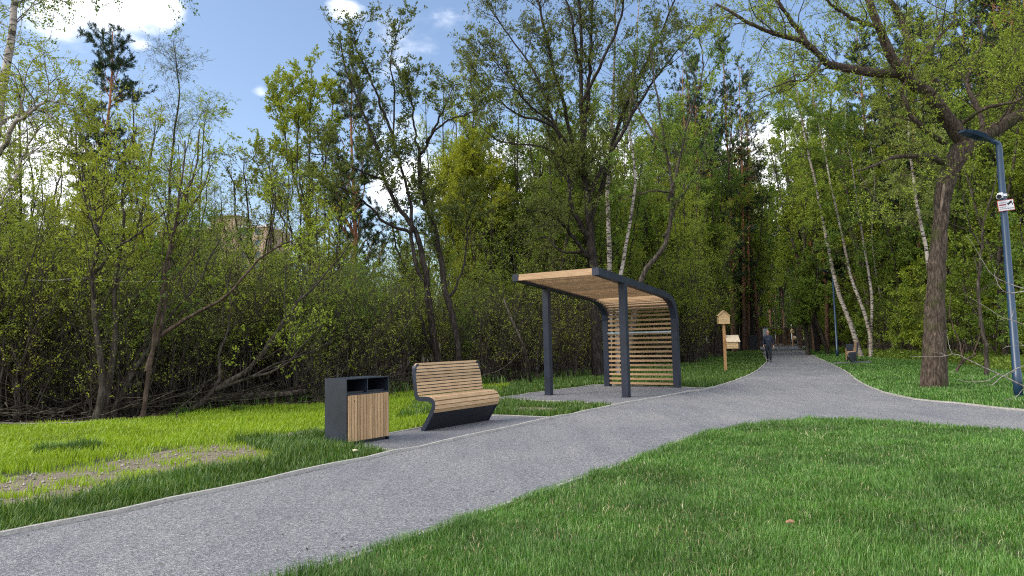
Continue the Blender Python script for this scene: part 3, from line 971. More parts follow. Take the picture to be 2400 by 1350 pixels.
def make_feeder():
    """bird house on a timber post with a second feeding box on its side; local x = across, -y = front"""
    root = empty('bird_house_post', (0, 0, 0))
    p = MB(); p.box((-.055, -.055, 0), (.055, .055, 2.0), bev=.006); p.build('post', M['wood_post'], root)
    b = MB()
    poly = [(-.225, 1.99), (.225, 1.99), (.225, 2.33), (0, 2.53), (-.225, 2.33)]
    b.prism(poly, 'y', -.16, .16)
    for k in range(4): b.box((-.226, -.172, 1.995 + k * .084), (.226, -.16, 2.074 + k * .084))
    hb = b.build('bird_house', M['wood_light'], root)
    r = MB()
    for sgn in (-1, 1):
        Mx = Matrix.Translation((0, 0, 2.555)) @ Matrix.Rotation(sgn * math.atan2(.2, .225), 4, 'Y')
        a, c2 = (0, .345) if sgn > 0 else (-.345, 0)
        r.box((a, -.205, -.018), (c2, .20, .0), M=Mx)
    r.build('roof', M['wood_light'], hb)
    f = MB(); f.box((.056, -.15, .965), (.525, .15, 1.235))
    for k in range(3): f.box((.060, -.162, .968 + k * .088), (.522, -.15, 1.05 + k * .088))
    fb = f.build('feeding_box', M['wood_light'], root)
    l = MB(); Mx = Matrix.Translation((.3, -.20, 1.225)) @ Matrix.Rotation(rad(38), 4, 'X')
    l.box((-.245, 0, 0), (.30, .46, .02), M=Mx); l.build('lid', mat_wood('pale_plank', 0, (.70, .60, .44), (.60, .48, .33), False), fb)
    q = MB(); q.tube([(.525, -.05, 1.11), (.60, -.05, 1.11)], .008, 6); q.build('perch', M['wood_post'], fb)
    return root


fe = make_feeder(); fl = G(1701, 872)
fe.location = (fl[0], fl[1], 0); fe.rotation_euler.z = rad(-6)
tag(fe, 'pale timber bird house with feeding box on a post right of the shelter', 'bird house', 'bird houses on posts')
fe2 = copy_tree(fe); fl2 = P(1858, 800, 105.0)
fe2.location = (fl2[0], fl2[1], 0); fe2.rotation_euler.z = rad(15)
tag(fe2, 'far bird house post beside a dark trunk at the end of the path', 'bird house', 'bird houses on posts')


def make_lamp(Hh=5.42):
    """lamp post with a flat wedge head reaching to local -x"""
    root = empty('street_lamp', (0, 0, 0))
    p = MB()
    p.tube([(0, 0, 0), (0, 0, .55), (0, 0, .56), (0, 0, Hh - .06), (-.006, 0, Hh + .01), (-.03, 0, Hh + .055), (-.09, 0, Hh + .085), (-.2, 0, Hh + .115)],
           [.086, .086, .076, .062, .060, .056, .050, .042], 20)
    p.build('post', M['lamp'], root, smooth=True)
    f = MB(); f.tube([(0, 0, 0), (0, 0, .02)], .14, 20); f.build('base_flange', M['lamp'], root)
    h = MB()
    A = np.array([-.12, 0, Hh + .10]); B = np.array([-.86, 0, Hh + .30]); d = (B - A) / np.linalg.norm(B - A); n = np.array([-d[2], 0, d[0]]) * -1
    n = np.array([d[2], 0, -d[0]]); 
    secs = [(0, .05, .05), (.18, .075, .055), (.30, .15, .075), (.62, .15, .07), (.77, .11, .028)]
    vs = []
    for s_, hw, th in secs:
        c0 = A + d * s_
        for sy, up_ in ((-1, 1), (1, 1), (1, -1), (-1, -1)):
            w2 = hw * (.72 if up_ > 0 else 1)
            vs.append(c0 + np.array([0, sy * w2, 0]) - n * (th * .5 * up_))
    fs = [(4 * i + q, 4 * i + (q + 1) % 4, 4 * i + 4 + (q + 1) % 4, 4 * i + 4 + q) for i in range(len(secs) - 1) for q in range(4)] + [(3, 2, 1, 0), (16, 17, 18, 19)]
    h.add(vs, fs)
    hd = h.build('lamp_head', M['lamp'], root)
    g = MB(); c0 = A + d * .33; c1 = A + d * .70
    vs = [c0 + np.array([0, -.11, 0]) + n * .039, c0 + np.array([0, .11, 0]) + n * .039, c1 + np.array([0, .10, 0]) + n * .030, c1 + np.array([0, -.10, 0]) + n * .030]
    vs += [v + n * .012 for v in vs]
    g.add(vs, [(0, 1, 2, 3), (7, 6, 5, 4), (0, 1, 5, 4), (1, 2, 6, 5), (2, 3, 7, 6), (3, 0, 4, 7)])
    g.build('lens', mat_plain('lamp_lens', (.35, .40, .38), .2, 0, .05), hd)
    fn = MB()
    for k in range(9):
        cc = A + d * (.34 + k * .028) - n * .040
        fn.box((cc[0] - .005, -.07, cc[2] - .004), (cc[0] + .005, .07, cc[2] + .012))
    fn.build('cooling_fins', M['lamp'], hd)
    return root


lamp0 = make_lamp(); lb = G(2388, 935)
lamp0.location = (lb[0], lb[1], 0); lamp0.rotation_euler.z = rad(8)
tag(lamp0, 'tall dark blue lamp post with flat head carrying the camera and the warning sign', 'street lamp', 'lamp posts along the path')
for (px, py, rz, lab) in ((1963, 838, 5, 'dark lamp post standing in the grass before the leaning birches'), (1904, 818, 5, 'farthest thin lamp post under the trees where the path bends away')):
    q = G(px, py); l2 = copy_tree(lamp0); l2.location = (q[0], q[1], 0); l2.rotation_euler.z = rad(rz)
    tag(l2, lab, 'street lamp', 'lamp posts along the path')

# camera on the lamp post
cam_ = empty('security_camera', (lb[0], lb[1], 4.28), rad(8))
tag(cam_, 'small white bullet security camera clamped to the lamp post above the sign', 'security camera')
white = mat_plain('white_plastic', (.72, .74, .76), .4, 0, .03)
m = MB(); m.box((-.10, -.075, -.02), (-.062, .03, .10)); m.tube([(0, 0, .02), (0, 0, .075)], .080, 16); m.build('bracket', white, cam_)
m = MB(); ax = np.array([-.72, -.62, -.30]); ax /= np.linalg.norm(ax); s0 = np.array([-.09, -.03, .055])
m.tube([s0, s0 + ax * .03, s0 + ax * .24], [.045, .056, .056], 16); cb = m.build('camera_body', white, cam_)
m = MB(); m.tube([s0 + ax * .235, s0 + ax * .246], [.046, .046], 16); m.build('camera_lens', M['steel_dark'], cb)

# warning sign
sg = empty('warning_sign', (lb[0] - .012, lb[1] - .085, 4.10), rad(-2))
sg.rotation_euler = (0, rad(-6), rad(-2))
tag(sg, 'small white red bordered video surveillance sign strapped to the lamp post', 'sign')
m = MB(); m.box((-.172, -.006, -.118), (.172, .0, .118)); m.build('border', mat_plain('sign_red', (.50, .10, .08), .5, 0, .05), sg)
m = MB(); m.box((-.160, -.009, -.106), (.160, -.0062, .106)); m.build('panel', mat_plain('sign_white', (.72, .72, .74), .5, 0, .03), sg)
m = MB(); m.box((-.150, -.0115, .000), (-.005, -.0092, .028)); m.build('red_band', mat_plain('sign_dark_red', (.28, .03, .05), .5, 0, .05), sg)
ink = mat_plain('sign_ink', (.012, .012, .018), .6, 0, .05); grey = mat_plain('sign_grey', (.38, .36, .38), .6, 0, .05)
m = MB()                                                     # the camera pictogram
Mx = Matrix.Translation((.085, 0, .048)) @ Matrix.Rotation(rad(-33), 4, 'Y')
m.box((-.05, -.012, -.020), (.052, -.0092, .020), M=Mx); m.box((-.062, -.012, -.026), (-.05, -.0092, .026), M=Mx)
m.box((.02, -.012, -.050), (.032, -.0092, -.02), M=Mx); m.box((.03, -.012, -.056), (.075, -.0092, -.044), M=Mx); m.box((.128, -.012, -.005), (.140, -.0092, .030))
m.build('pictogram', ink, sg)


def lettering(text, x, z, size, mat, parent):
    cu = bpy.data.curves.new('lettering', 'FONT'); cu.body = text; cu.size = size; cu.extrude = .0004
    cu.materials.append(mat)
    tmp = bpy.data.objects.new('lettering_curve', cu); C.objects.link(tmp)
    me = bpy.data.meshes.new_from_object(tmp.evaluated_get(bpy.context.evaluated_depsgraph_get())); bpy.data.objects.remove(tmp)
    o = link_mesh('lettering', me, parent)
    o.location = (x, -.0105, z); o.rotation_euler = (PI / 2, 0, 0)
    return o


lettering('ВНИМАНИЕ!', -.150, .050, .030, grey, sg)
lettering('ВЕДЁТСЯ', -.150, -.045, .030, ink, sg)
lettering('ВИДЕОНАБЛЮДЕНИЕ', -.150, -.080, .0285, ink, sg)
for z in (-.06, .06):
    m = MB(); m.tube([(.012, .085, z), (.012, .085, z + .012)], .079, 20); m.build('clamp', M['steel_dark'], sg)


# ------------------------------------------------------------------ far structures
tim = mat_wood('far_timber', 0, (.17, .105, .06), (.095, .055, .032), False)
tim_z = mat_wood('far_timber_post', 2, (.30, .17, .095), (.17, .095, .05), False)
Yf = 118.0; fs_ = P(1806, 800, Yf)
far = empty('timber_pavilion', (fs_[0], fs_[1], 0), rad(-4)); tag(far, 'brown slatted timber pavilion at the far end of the path', 'pavilion')
sc = Yf / 1600.0
W_ = 46 * sc; H_ = 40 * sc
m = MB()
for i in range(13): m.box((0, .0, .35 + i * H_ * .068), (W_ * .86, .06, .35 + i * H_ * .068 + H_ * .042))
m.build('slat_wall', tim, far)
for x in (0, W_ * .3, W_ * .86):
    m = MB(); m.box((x, -.12, 0), (x + .35, .0, H_ * .94)); m.build('post', tim_z, far)
m = MB(); m.box((-.3, -2.2, H_ * .94), (W_ * .34, 1.0, H_ * 1.0)); m.build('roof', tim, far)
m = MB(); m.box((W_ * .5, -2.2, H_ * .96), (W_ * .9, 1.0, H_ * 1.03)); m.build('roof', tim, far)
m = MB(); m.box((W_ * .55, -1.0, .0), (W_ * .8, -.5, .55)); m.box((W_ * .55, -.5, .55), (W_ * .8, -.42, 1.1)); m.build('built_in_seat', tim, far)

for (px, Yb_, w_, z0, z1, lab) in ((1763, 75.0, .36, 1.42, 1.95, 'small white notice board on a stake at the left edge of the far path'), (1795, 86.0, .62, 1.25, 2.5, 'tall white notice board behind the walking man')):
    q = P(px, 800, Yb_)
    o = empty('notice_board', (q[0], q[1], 0), rad(-10)); tag(o, lab, 'notice board', 'white notice boards')
    m = MB(); m.box((-w_ / 2, -.03, z0), (w_ / 2, .02, z1)); m.build('board', mat_plain('notice_white', (.62, .64, .66), .6, 0, .05), o)
    m = MB(); m.box((-.05, .021, 0), (.05, .08, z1 - .1)); m.build('stake', tim_z, o)
q = G(1766, 823)
o = empty('waste_container', (q[0], q[1], 0), rad(-12)); tag(o, 'dark waste container standing by the pine trunks left of the far path', 'container')
m = MB(); m.box((-.42, -.35, .06), (.42, .35, 1.55)); m.build('body', M['steel_dark'], o)
m = MB(); m.box((-.45, -.38, 1.551), (.45, .38, 1.66), bev=.03); m.build('lid', M['steel_dark'], o)

# brick apartment block far behind the thicket
bb = P(400, 812, 165.0)
bld = empty('apartment_block', (bb[0], bb[1], 0), rad(-8)); tag(bld, 'pale brick apartment block far behind the thicket, its stair tower rising above the roof', 'building')
k = 165 / 1600.0
brick = mat_plain('buff_brick', (.40, .29, .21), .9, 0, .18, .8)
m = MB(); m.box((-4, 0, 0), (24.5, 12, 30.2)); m.build('wall', brick, bld)
m = MB(); m.box((-4.2, -.2, 30.2), (24.7, 12.2, 30.8)); m.build('roof', mat_plain('parapet', (.62, .58, .55), .8, 0, .1), bld)
m = MB(); m.box((10.5, -1.0, 0), (17.2, -.01, 33.0)); m.box((10.5, 0, 30.81), (17.2, 6, 33.0)); tw = m.build('stair_tower', mat_plain('tower_brick', (.34, .25, .17), .9, 0, .2, .8), bld)
m = MB(); m.box((10.2, -1.3, 33.0), (17.5, 6.3, 33.35)); m.build('tower_roof', mat_plain('parapet_b', (.3, .26, .22), .8, 0, .1), tw)
glass = mat_plain('window_glass', (.08, .10, .12), .15, 0, .1)
for fl_ in range(6, 11):
    for xx in (-2.5, 1.2, 5.0, 8.2, 18.2, 21.4):
        m = MB(); m.box((xx, -.06, fl_ * 2.75 + .9), (xx + 1.5, -.012, fl_ * 2.75 + 2.4)); m.build('window', glass, bld)


# ================================================================== THE WALKING MAN
def skin_mesh(name, verts, edges, mat, parent, root=0, sub=2):
    me = bpy.data.meshes.new(name + '_cage')
    me.from_pydata([v[0] for v in verts], [], []); 
    me = bpy.data.meshes.new(name + '_cage')
    me.from_pydata([tuple(v[0]) for v in verts], edges, [])
    o = bpy.data.objects.new(name, me); C.objects.link(o)
    sk = o.modifiers.new('skin', 'SKIN'); sk.use_smooth_shade = True
    for i, v in enumerate(verts):
        r = v[1]; d = me.skin_vertices[0].data[i]
        d.radius = (r, r) if not hasattr(r, '__len__') else r
        d.use_root = (i == root)
    s = o.modifiers.new('sub', 'SUBSURF'); s.levels = sub; s.render_levels = sub
    dg = bpy.context.evaluated_depsgraph_get()
    nm = bpy.data.meshes.new_from_object(o.evaluated_get(dg))
    bpy.data.objects.remove(o)
    nm.materials.clear(); nm.materials.append(mat)
    nm.polygons.foreach_set('use_smooth', [True] * len(nm.polygons))
    return link_mesh(name, nm, parent)


pl = G(1803, 849)
man = empty('person', (pl[0], pl[1], .012), rad(-17))
tag(man, 'man with shaved head walking along the path in navy sweatshirt and dark trousers', 'person')
skin = mat_plain('skin', (.52, .29, .20), .5, 0, .08, 8)
navy = mat_plain('navy_cotton', (.022, .030, .055), .85, 0, .2, 12)
trou = mat_plain('dark_trousers', (.012, .016, .026), .85, 0, .2, 12)
shoe = mat_plain('dark_shoe', (.02, .02, .022), .6, 0, .15, 12)
# joints: local x = viewer's right, -y = walking direction
pel = (0, .0, .95); J = dict(
    pel=pel, waist=(0, 0, 1.08), chest=(0, -.01, 1.32), neck=(0, -.005, 1.50), head0=(0, -.03, 1.60), head1=(0, -.025, 1.70), head2=(0, -.01, 1.76),
    shL=(-.185, 0, 1.43), elL=(-.255, .06, 1.14), wrL=(-.265, -.06, .91), hdL=(-.262, -.095, .83),
    shR=(.185, 0, 1.43), elR=(.265, .05, 1.14), wrR=(.275, -.03, .90), hdR=(.275, -.05, .81),
    hipL=(-.09, 0, .90), knL=(-.085, -.05, .50), anL=(-.06, .30, .16), toL=(-.065, .22, .04),
    hipR=(.09, 0, .90), knR=(.075, -.16, .49), anR=(.06, -.20, .09), toR=(.07, -.36, .045))


def graph(spec, links):
    names = list(spec); ix = {n: i for i, n in enumerate(names)}
    return [spec[n] for n in names], [(ix[a], ix[b]) for a, b in links]


S = {n: (J[n], r) for n, r in dict(pel=(.10, .08), waist=(.10, .075), chest=(.115, .075), neck=(.055, .058), head0=(.062, .075), head1=(.077, .095), head2=(.066, .082),
     shL=.045, elL=.034, wrL=(.026, .03), hdL=(.022, .042), shR=.045, elR=.034, wrR=(.026, .03), hdR=(.022, .042),
     hipL=.065, knL=.045, anL=.03, toL=.024, hipR=.065, knR=.045, anR=.03, toR=.022).items()}
lk = [('pel', 'waist'), ('waist', 'chest'), ('chest', 'neck'), ('neck', 'head0'), ('head0', 'head1'), ('head1', 'head2'), ('chest', 'shL'), ('shL', 'elL'), ('elL', 'wrL'), ('wrL', 'hdL'),
      ('chest', 'shR'), ('shR', 'elR'), ('elR', 'wrR'), ('wrR', 'hdR'), ('pel', 'hipL'), ('hipL', 'knL'), ('knL', 'anL'), ('anL', 'toL'), ('pel', 'hipR'), ('hipR', 'knR'), ('knR', 'anR'), ('anR', 'toR')]
S['nose'] = ((0, -.128, 1.655), .012); S['nose0'] = ((0, -.09, 1.668), .014); lk += [('head1', 'nose0'), ('nose0', 'nose')]
for sx, n in ((-1, 'L'), (1, 'R')):
    S['ear' + n] = ((sx * .088, .0, 1.665), (.012, .024)); lk.append(('head1', 'ear' + n))
    hx, hy, hz = J['hd' + n]
    for fi, (dy, ln) in enumerate(((-.032, .066), (-.011, .078), (.011, .074), (.031, .058))):
        a = f'f{n}{fi}'; S[a + 'a'] = ((hx - sx * .002, hy + dy, hz - .038), .0095); S[a + 'b'] = ((hx - sx * .012, hy + dy - .008, hz - .038 - ln * .55), .009); S[a + 'c'] = ((hx - sx * .034, hy + dy - .012, hz - .036 - ln * .85), .0078)
        lk += [('hd' + n, a + 'a'), (a + 'a', a + 'b'), (a + 'b', a + 'c')]
    t = 't' + n; S[t + 'a'] = ((hx - sx * .012, hy - .045, hz + .012), .011); S[t + 'b'] = ((hx - sx * .028, hy - .066, hz - .03), .0095)
    lk += [('hd' + n, t + 'a'), (t + 'a', t + 'b')]
v, e = graph(S, lk)
body = skin_mesh('body', v, e, skin, man)
brow = mat_plain('brow', (.09, .05, .035), .7, 0, .1)
for sx in (-1, 1):
    m = MB(); m.box((sx * .032 - .013, -.121, 1.682), (sx * .032 + .013, -.112, 1.690)); m.build('eye', brow, man)
    m = MB(); m.box((sx * .032 - .018, -.122, 1.700), (sx * .032 + .018, -.110, 1.707)); m.build('eyebrow', brow, man)
m = MB(); m.box((-.026, -.118, 1.610), (.026, -.108, 1.616)); m.build('mouth', brow, man)
S2 = {n: (J[n], r) for n, r in dict(waist=(.158, .13), chest=(.185, .145), shL=.080, elL=.060, shR=.080, elR=.060).items()}
S2['hem'] = ((0, 0, .90), (.168, .13)); S2['collar'] = ((0, -.002, 1.475), (.078, .075))
S2['cuL'] = ((-.265, -.045, .935), .042); S2['cuR'] = ((.275, -.02, .925), .042)
v, e = graph(S2, [('hem', 'waist'), ('waist', 'chest'), ('chest', 'collar'), ('chest', 'shL'), ('shL', 'elL'), ('elL', 'cuL'), ('chest', 'shR'), ('shR', 'elR'), ('elR', 'cuR')])
swt = skin_mesh('sweatshirt', v, e, navy, man)
S3 = dict(top=((0, 0, .98), (.145, .118)), pel=((0, 0, .90), (.155, .122)), hipL=((-.092, 0, .82), .098), knL=(J['knL'], .076), anL=(J['anL'], .060), hipR=((.092, -.01, .82), .098), knR=(J['knR'], .076), anR=(J['anR'], .062))
v, e = graph(S3, [('top', 'pel'), ('pel', 'hipL'), ('hipL', 'knL'), ('knL', 'anL'), ('pel', 'hipR'), ('hipR', 'knR'), ('knR', 'anR')])
skin_mesh('trousers', v, e, trou, man)
for a, t2 in (('anL', 'toL'), ('anR', 'toR')):
    A_ = np.array(J[a]); B_ = np.array(J[t2])
    if a == 'anL': pts = [A_ + (0, .05, -.03), A_ + (0, .0, -.07), (-.065, .21, .045)]
    else: pts = [A_ + (0, .05, -.035), A_ + (0, -.02, -.04), B_]
    skin_mesh('shoe', [(pts[0], .058), (pts[1], (.062, .062)), (pts[2], (.056, .046))], [(0, 1), (1, 2)], shoe, man)
m = MB()
for (x, z, w_, h_) in ((-.035, 1.30, .05, .012), (.03, 1.285, .04, .012), (-.01, 1.24, .07, .016), (.0, 1.33, .014, .05), (-.055, 1.265, .012, .05), (.05, 1.25, .012, .05)):
    m.box((x - w_ / 2, -.166, z - h_ / 2), (x + w_ / 2, -.12, z + h_ / 2))
m.build('chest_print', mat_plain('print_blue', (.16, .22, .30), .7, 0, .1), swt)
ph = MB(); ph.box((-.285, -.135, .755), (-.277, -.065, .90), bev=.002)
tag(ph.build('phone', M['steel_dark'], None, (pl[0], pl[1], .012)), "black phone held in the walking man's lowered hand", 'phone')
bpy.data.objects['phone'].rotation_euler.z = rad(-17)


# ================================================================== TREES
rngT = random.Random(7)
LV_BROAD = [dict(dens=1.5, t0=.25, t1=.98, ang=42, L=2.4, m=7, fall=.45, up=.25, wob=.14, curl=.03, rfac=.011, k=5),
            dict(dens=3.2, t0=.15, t1=1, ang=42, L=1.0, m=5, fall=.35, up=.2, wob=.18, rfac=.008, rmin=.004, k=3),
            dict(dens=5.0, t0=.1, t1=1, ang=45, L=.42, m=3, fall=.3, up=.15, wob=.2, rfac=.007, rmin=.003, k=3)]


def scaled(levels, dens=1.0, L=1.0, **kw):
    out = []
    for i, l in enumerate(levels):
        l = dict(l); l['dens'] *= dens; l['L'] *= L
        l.update({k: v for k, v in kw.items() if k in l})
        out.append(l)
    return out


def lf(per, size, src=2, **kw):
    d = dict(src=src, per_m=per, size=size); d.update(kw); return d


# ---- 1. the old crooked tree beside the lamp post
B1 = np.array([*G(2187, 912)[:2], 0.0]); Y1 = B1[1]
q = lambda pts, dy=None: Lp(B1, pts, Y1, dy)
limbs = [
    (q([(2186, 914), (2190, 800), (2192, 700), (2196, 600), (2206, 500), (2215, 430), (2240, 372), (2272, 335)]), [.31, .265, .225, .195, .18, .205, .25, .26], .27, 1, True),
    (q([(2262, 345), (2330, 304), (2400, 265), (2480, 222), (2570, 140), (2640, 20)], (0, .2, .3, .2, 0, -.3)), .22, .09),
    (q([(2268, 342), (2225, 290), (2175, 222), (2120, 180), (2085, 120), (2062, 60), (2030, -20), (2005, -130)], (0, -.2, -.5, -.8, -1.0, -1.1, -1.2, -1.2)), .22, .06),
    (q([(2112, 172), (2050, 170), (1960, 156), (1928, 142), (1893, 104), (1850, 90), (1790, 74), (1730, 48), (1670, 10)], (-.8, -1.1, -1.5, -1.8, -2, -2.2, -2.4, -2.5, -2.5)), .125, .025),
    (q([(1900, 112), (1878, 72), (1858, 42), (1825, -20), (1800, -90)], (-2, -2, -2.1, -2.2, -2.2)), .075, .03),
    (q([(1925, 140), (1890, 185), (1850, 190), (1780, 215)], (-1.8, -2, -2.3, -2.8)), .045, .012),
    (q([(2204, 380), (2160, 366), (2100, 368), (2050, 386), (2005, 404)], (0, -.4, -.8, -1.1, -1.3)), .085, .02),
    (q([(2216, 335), (2170, 306), (2138, 278), (2124, 240), (2116, 210), (2150, 150), (2180, 105)], (0, -.5, -.8, -.9, -.9, -1, -1)), .08, .025),
    (q([(2120, 182), (2135, 100), (2112, 30), (2060, -40), (2020, -120)], (-.8, -.3, 0, .2, .3)), .11, .05),
    (q([(2310, 318), (2290, 250), (2268, 200), (2278, 150), (2300, 100), (2290, 40)], (0, .4, .8, 1, 1.1, 1.1)), .08, .02),
    (q([(2330, 304), (2380, 240), (2400, 200), (2380, 130), (2395, 60)], (.2, .7, 1.1, 1.4, 1.6)), .08, .02),
    (q([(2240, 300), (2310, 255), (2390, 235), (2450, 180)], (0, -.6, -1, -1.3)), .06, .02),
    (q([(2070, 70), (1990, 40), (1940, 15), (1900, -40)], (-1.1, -1.6, -1.9, -2.1)), .06, .02),
    (q([(2400, 265), (2440, 170), (2430, 90), (2460, 0)], (.3, .6, .8, .9)), .09, .03),
    (q([(2150, 150), (2200, 90), (2240, 40), (2250, -40)], (-1, -.5, -.2, 0)), .05, .02),
]
me = tree_meshes('old_tree', limbs, [dict(dens=1.6, t0=.12, t1=1, ang=55, L=1.7, m=7, fall=.2, up=.15, wob=.22, rfac=.010, k=5),
                                     dict(dens=3.6, t0=.1, t1=1, ang=48, L=.85, m=5, fall=.3, up=.1, wob=.24, rfac=.007, rmin=.004, k=3),
                                     dict(dens=5, t0=.1, t1=1, ang=45, L=.36, m=3, fall=.3, up=.1, wob=.2, rfac=.006, rmin=.003, k=3)],
                 [lf(9, .058, 2, w=.42), lf(3, .06, 1, w=.42)], [M['bark_old'], M['twig'], M['leaf']], 101, thick=1.15, m=40, wob=.012, k=14, knobs=.045, flare=.0)
old = place_tree('old_tree', me, B1, 'old crooked tree with furrowed brown trunk and mossy spreading limbs beside the lamp post', parts=('trunk', 'crown'))
# the trunk carries no twigs below the fork: knots and a barkless scar instead
sc_ = MB(); a0 = P(2203, 500, Y1 - .13) - B1; a1 = P(2214, 420, Y1 - .155) - B1
sc_.tube([a0, a0 * .7 + a1 * .3 + (0, -.02, 0), a0 * .35 + a1 * .65 + (0, -.03, 0), a1], [.01, .04, .045, .012], 8)
sc_.build('bark_scar', mat_bark('bare_wood', (.16, .12, .09), (.33, .265, .20), 7, .12, 0, .5), old)

# ---- 2. twin-trunk tree behind the bench
B2 = np.array([*G(1035, 905)[:2], 0.0]); Y2 = B2[1]
q = lambda pts, dy=None: Lp(B2, pts, Y2, dy)
limbs = [
    (q([(1030, 912), (1022, 850), (1005, 760), (985, 640), (970, 570), (948, 515), (928, 480), (905, 420), (880, 330), (850, 250), (815, 150), (800, 75)]), .15, .02),
    (q([(988, 660), (976, 590), (970, 500), (958, 440), (940, 380), (928, 340), (935, 220), (928, 130), (945, 62)], (0, .05, .2, .3, .4, .5, .5, .4, .3)), .08, .015),
    (q([(1082, 912), (1075, 850), (1065, 780), (1045, 680), (1035, 600), (1025, 540), (1005, 480), (990, 420), (985, 358)], (0, .1, .2, .3, .4, .5, .5, .5, .5)), .13, .065),
    (q([(985, 360), (975, 300), (962, 230), (930, 150)], (.5, .7, .9, 1.1)), .055, .012),
    (q([(986, 360), (1012, 305), (1040, 250), (1062, 188)], (.5, .4, .2, .1)), .06, .012),
    (q([(998, 335), (1040, 285), (1085, 270), (1112, 262)], (.5, 0, -.4, -.7)), .045, .012),
    (q([(928, 345), (890, 240), (850, 150), (812, 85)], (.5, .2, -.1, -.3)), .06, .012),
    (q([(900, 420), (860, 400), (800, 370), (740, 360)], (0, -.5, -.9, -1.1)), .05, .012),
    (q([(960, 545), (900, 520), (850, 470), (790, 440), (740, 440)], (0, -.4, -.9, -1.4, -1.6)), .06, .015),
    (q([(1050, 700), (1080, 620), (1090, 540), (1120, 470)], (.3, .6, .9, 1.2)), .05, .015),
    (q([(1016, 820), (985, 740), (965, 660), (930, 590), (915, 520)], (.2, .7, 1, 1.2, 1.3)), .07, .02),
]
me = tree_meshes('twin_trunk_tree', limbs, [dict(LV_BROAD[0], dens=1.9, L=1.6, t0=.42), dict(LV_BROAD[1], dens=2.8, L=.8), dict(LV_BROAD[2], dens=4.4, L=.30)],
                 [lf(15, .085, 2, w=.5, up=.4), lf(4, .085, 1, w=.5, up=.4)], [M['bark_dark'], M['twig'], M['leaf_b']], 102, thick=1.3, m=30, wob=.03, k=10, knobs=.03)
place_tree('twin_trunk_tree', me, B2, 'dark leaning tree with two reddish trunks right behind the slatted bench')

# ---- 3. tall spreading tree behind the shelter
B3 = np.array([*G(1402, 884)[:2], 0.0]); Y3 = B3[1]
q = lambda pts, dy=None: Lp(B3, pts, Y3, dy)
limbs = [
    (q([(1402, 886), (1396, 760), (1388, 620), (1380, 560), (1374, 500), (1370, 430), (1364, 340), (1358, 240), (1354, 100), (1350, -60), (1348, -160)]), .24, .03),
    (q([(1386, 610), (1345, 565), (1312, 525), (1270, 500), (1225, 490)], (0, -.5, -.9, -1.3, -1.6)), .09, .02),
    (q([(1382, 560), (1356, 515), (1336, 460), (1325, 390), (1300, 300), (1250, 180), (1185, 80), (1140, 10)], (0, -.3, -.5, -.5, -.3, 0, .2, .3)), .12, .015),
    (q([(1372, 440), (1345, 340), (1305, 210), (1275, 60), (1258, -60), (1250, -150)], (0, .4, .8, 1, 1.1, 1.1)), .11, .02),
    (q([(1364, 330), (1382, 200), (1392, 60), (1396, -80)], (0, .5, .9, 1)), .10, .03),
    (q([(1380, 530), (1412, 430), (1432, 330), (1470, 230), (1520, 120), (1565, 10), (1590, -80)], (0, .5, .8, 1, 1, .9, .8)), .12, .02),
    (q([(1340, 345), (1285, 292), (1205, 262), (1130, 195), (1096, 150)], (-.4, -.8, -1.1, -1.3, -1.3)), .07, .012),
    (q([(1376, 470), (1440, 335), (1505, 222), (1580, 132), (1640, 60)], (0, -.6, -1, -1.3, -1.5)), .09, .012),
    (q([(1318, 370), (1255, 340), (1180, 330), (1105, 280)], (-.5, -.2, .3, .7)), .055, .012),
    (q([(1358, 250), (1420, 120), (1455, 0), (1475, -110)], (0, -.8, -1.2, -1.4)), .08, .02),
    (q([(1300, 300), (1240, 240), (1180, 170), (1120, 90)], (-.3, -1, -1.5, -1.8)), .05, .012),
    (q([(1356, 150), (1330, 20), (1300, -90)], (0, -.7, -1.1)), .07, .02),
    (q([(1384, 590), (1330, 590), (1290, 560), (1255, 560)], (0, .6, 1.2, 1.6)), .06, .015),
]
me = tree_meshes('spreading_tree', limbs, [dict(LV_BROAD[0], dens=1.9, L=2.2, t0=.30), dict(LV_BROAD[1], dens=2.8, L=.95), dict(LV_BROAD[2], dens=4.2, L=.36)],
                 [lf(11, .075, 2, w=.5, up=.35), lf(3, .075, 1, w=.5, up=.3)], [M['bark_dark'], M['twig'], M['leaf_b']], 103, thick=1.38, m=34, wob=.03, k=12, knobs=.03)
place_tree('spreading_tree', me, B3, 'tallest fan shaped tree rising behind the shelter roof with dark fine branches')

# ---- 4. leaning tree with bare fork right of the shelter roof
B4 = np.array([*G(1462, 892)[:2], 0.0]); Y4 = B4[1]
q = lambda pts, dy=None: Lp(B4, pts, Y4, dy)
limbs = [
    (q([(1462, 894), (1480, 760), (1505, 650), (1545, 590), (1562, 540), (1572, 450), (1566, 390), (1550, 300), (1528, 190), (1515, 90)]), .125, .018),
    (q([(1566, 470), (1600, 360), (1622, 250), (1638, 150), (1630, 60)], (0, -.3, -.5, -.6, -.7)), .06, .012),
    (q([(1572, 450), (1540, 446), (1500, 456), (1452, 474)], (0, -.5, -.9, -1.2)), .04, .01),
    (q([(1556, 555), (1590, 470), (1625, 420), (1660, 360)], (0, .5, 1, 1.4)), .05, .012),
    (q([(1560, 350), (1500, 270), (1480, 190), (1470, 110)], (0, .5, .8, 1)), .05, .012),
]
me = tree_meshes('leaning_tree', limbs, [dict(LV_BROAD[0], dens=1.6, L=1.8, t0=.4), dict(LV_BROAD[1], dens=3), dict(LV_BROAD[2], dens=4.5)],
                 [lf(13, .075, 2), lf(4, .075, 1)], [M['bark'], M['twig'], M['leaf_d']], 104, m=28, wob=.03, k=9)
place_tree('leaning_tree', me, B4, 'grey tree leaning right above the shelter roof with a forked thin crown')

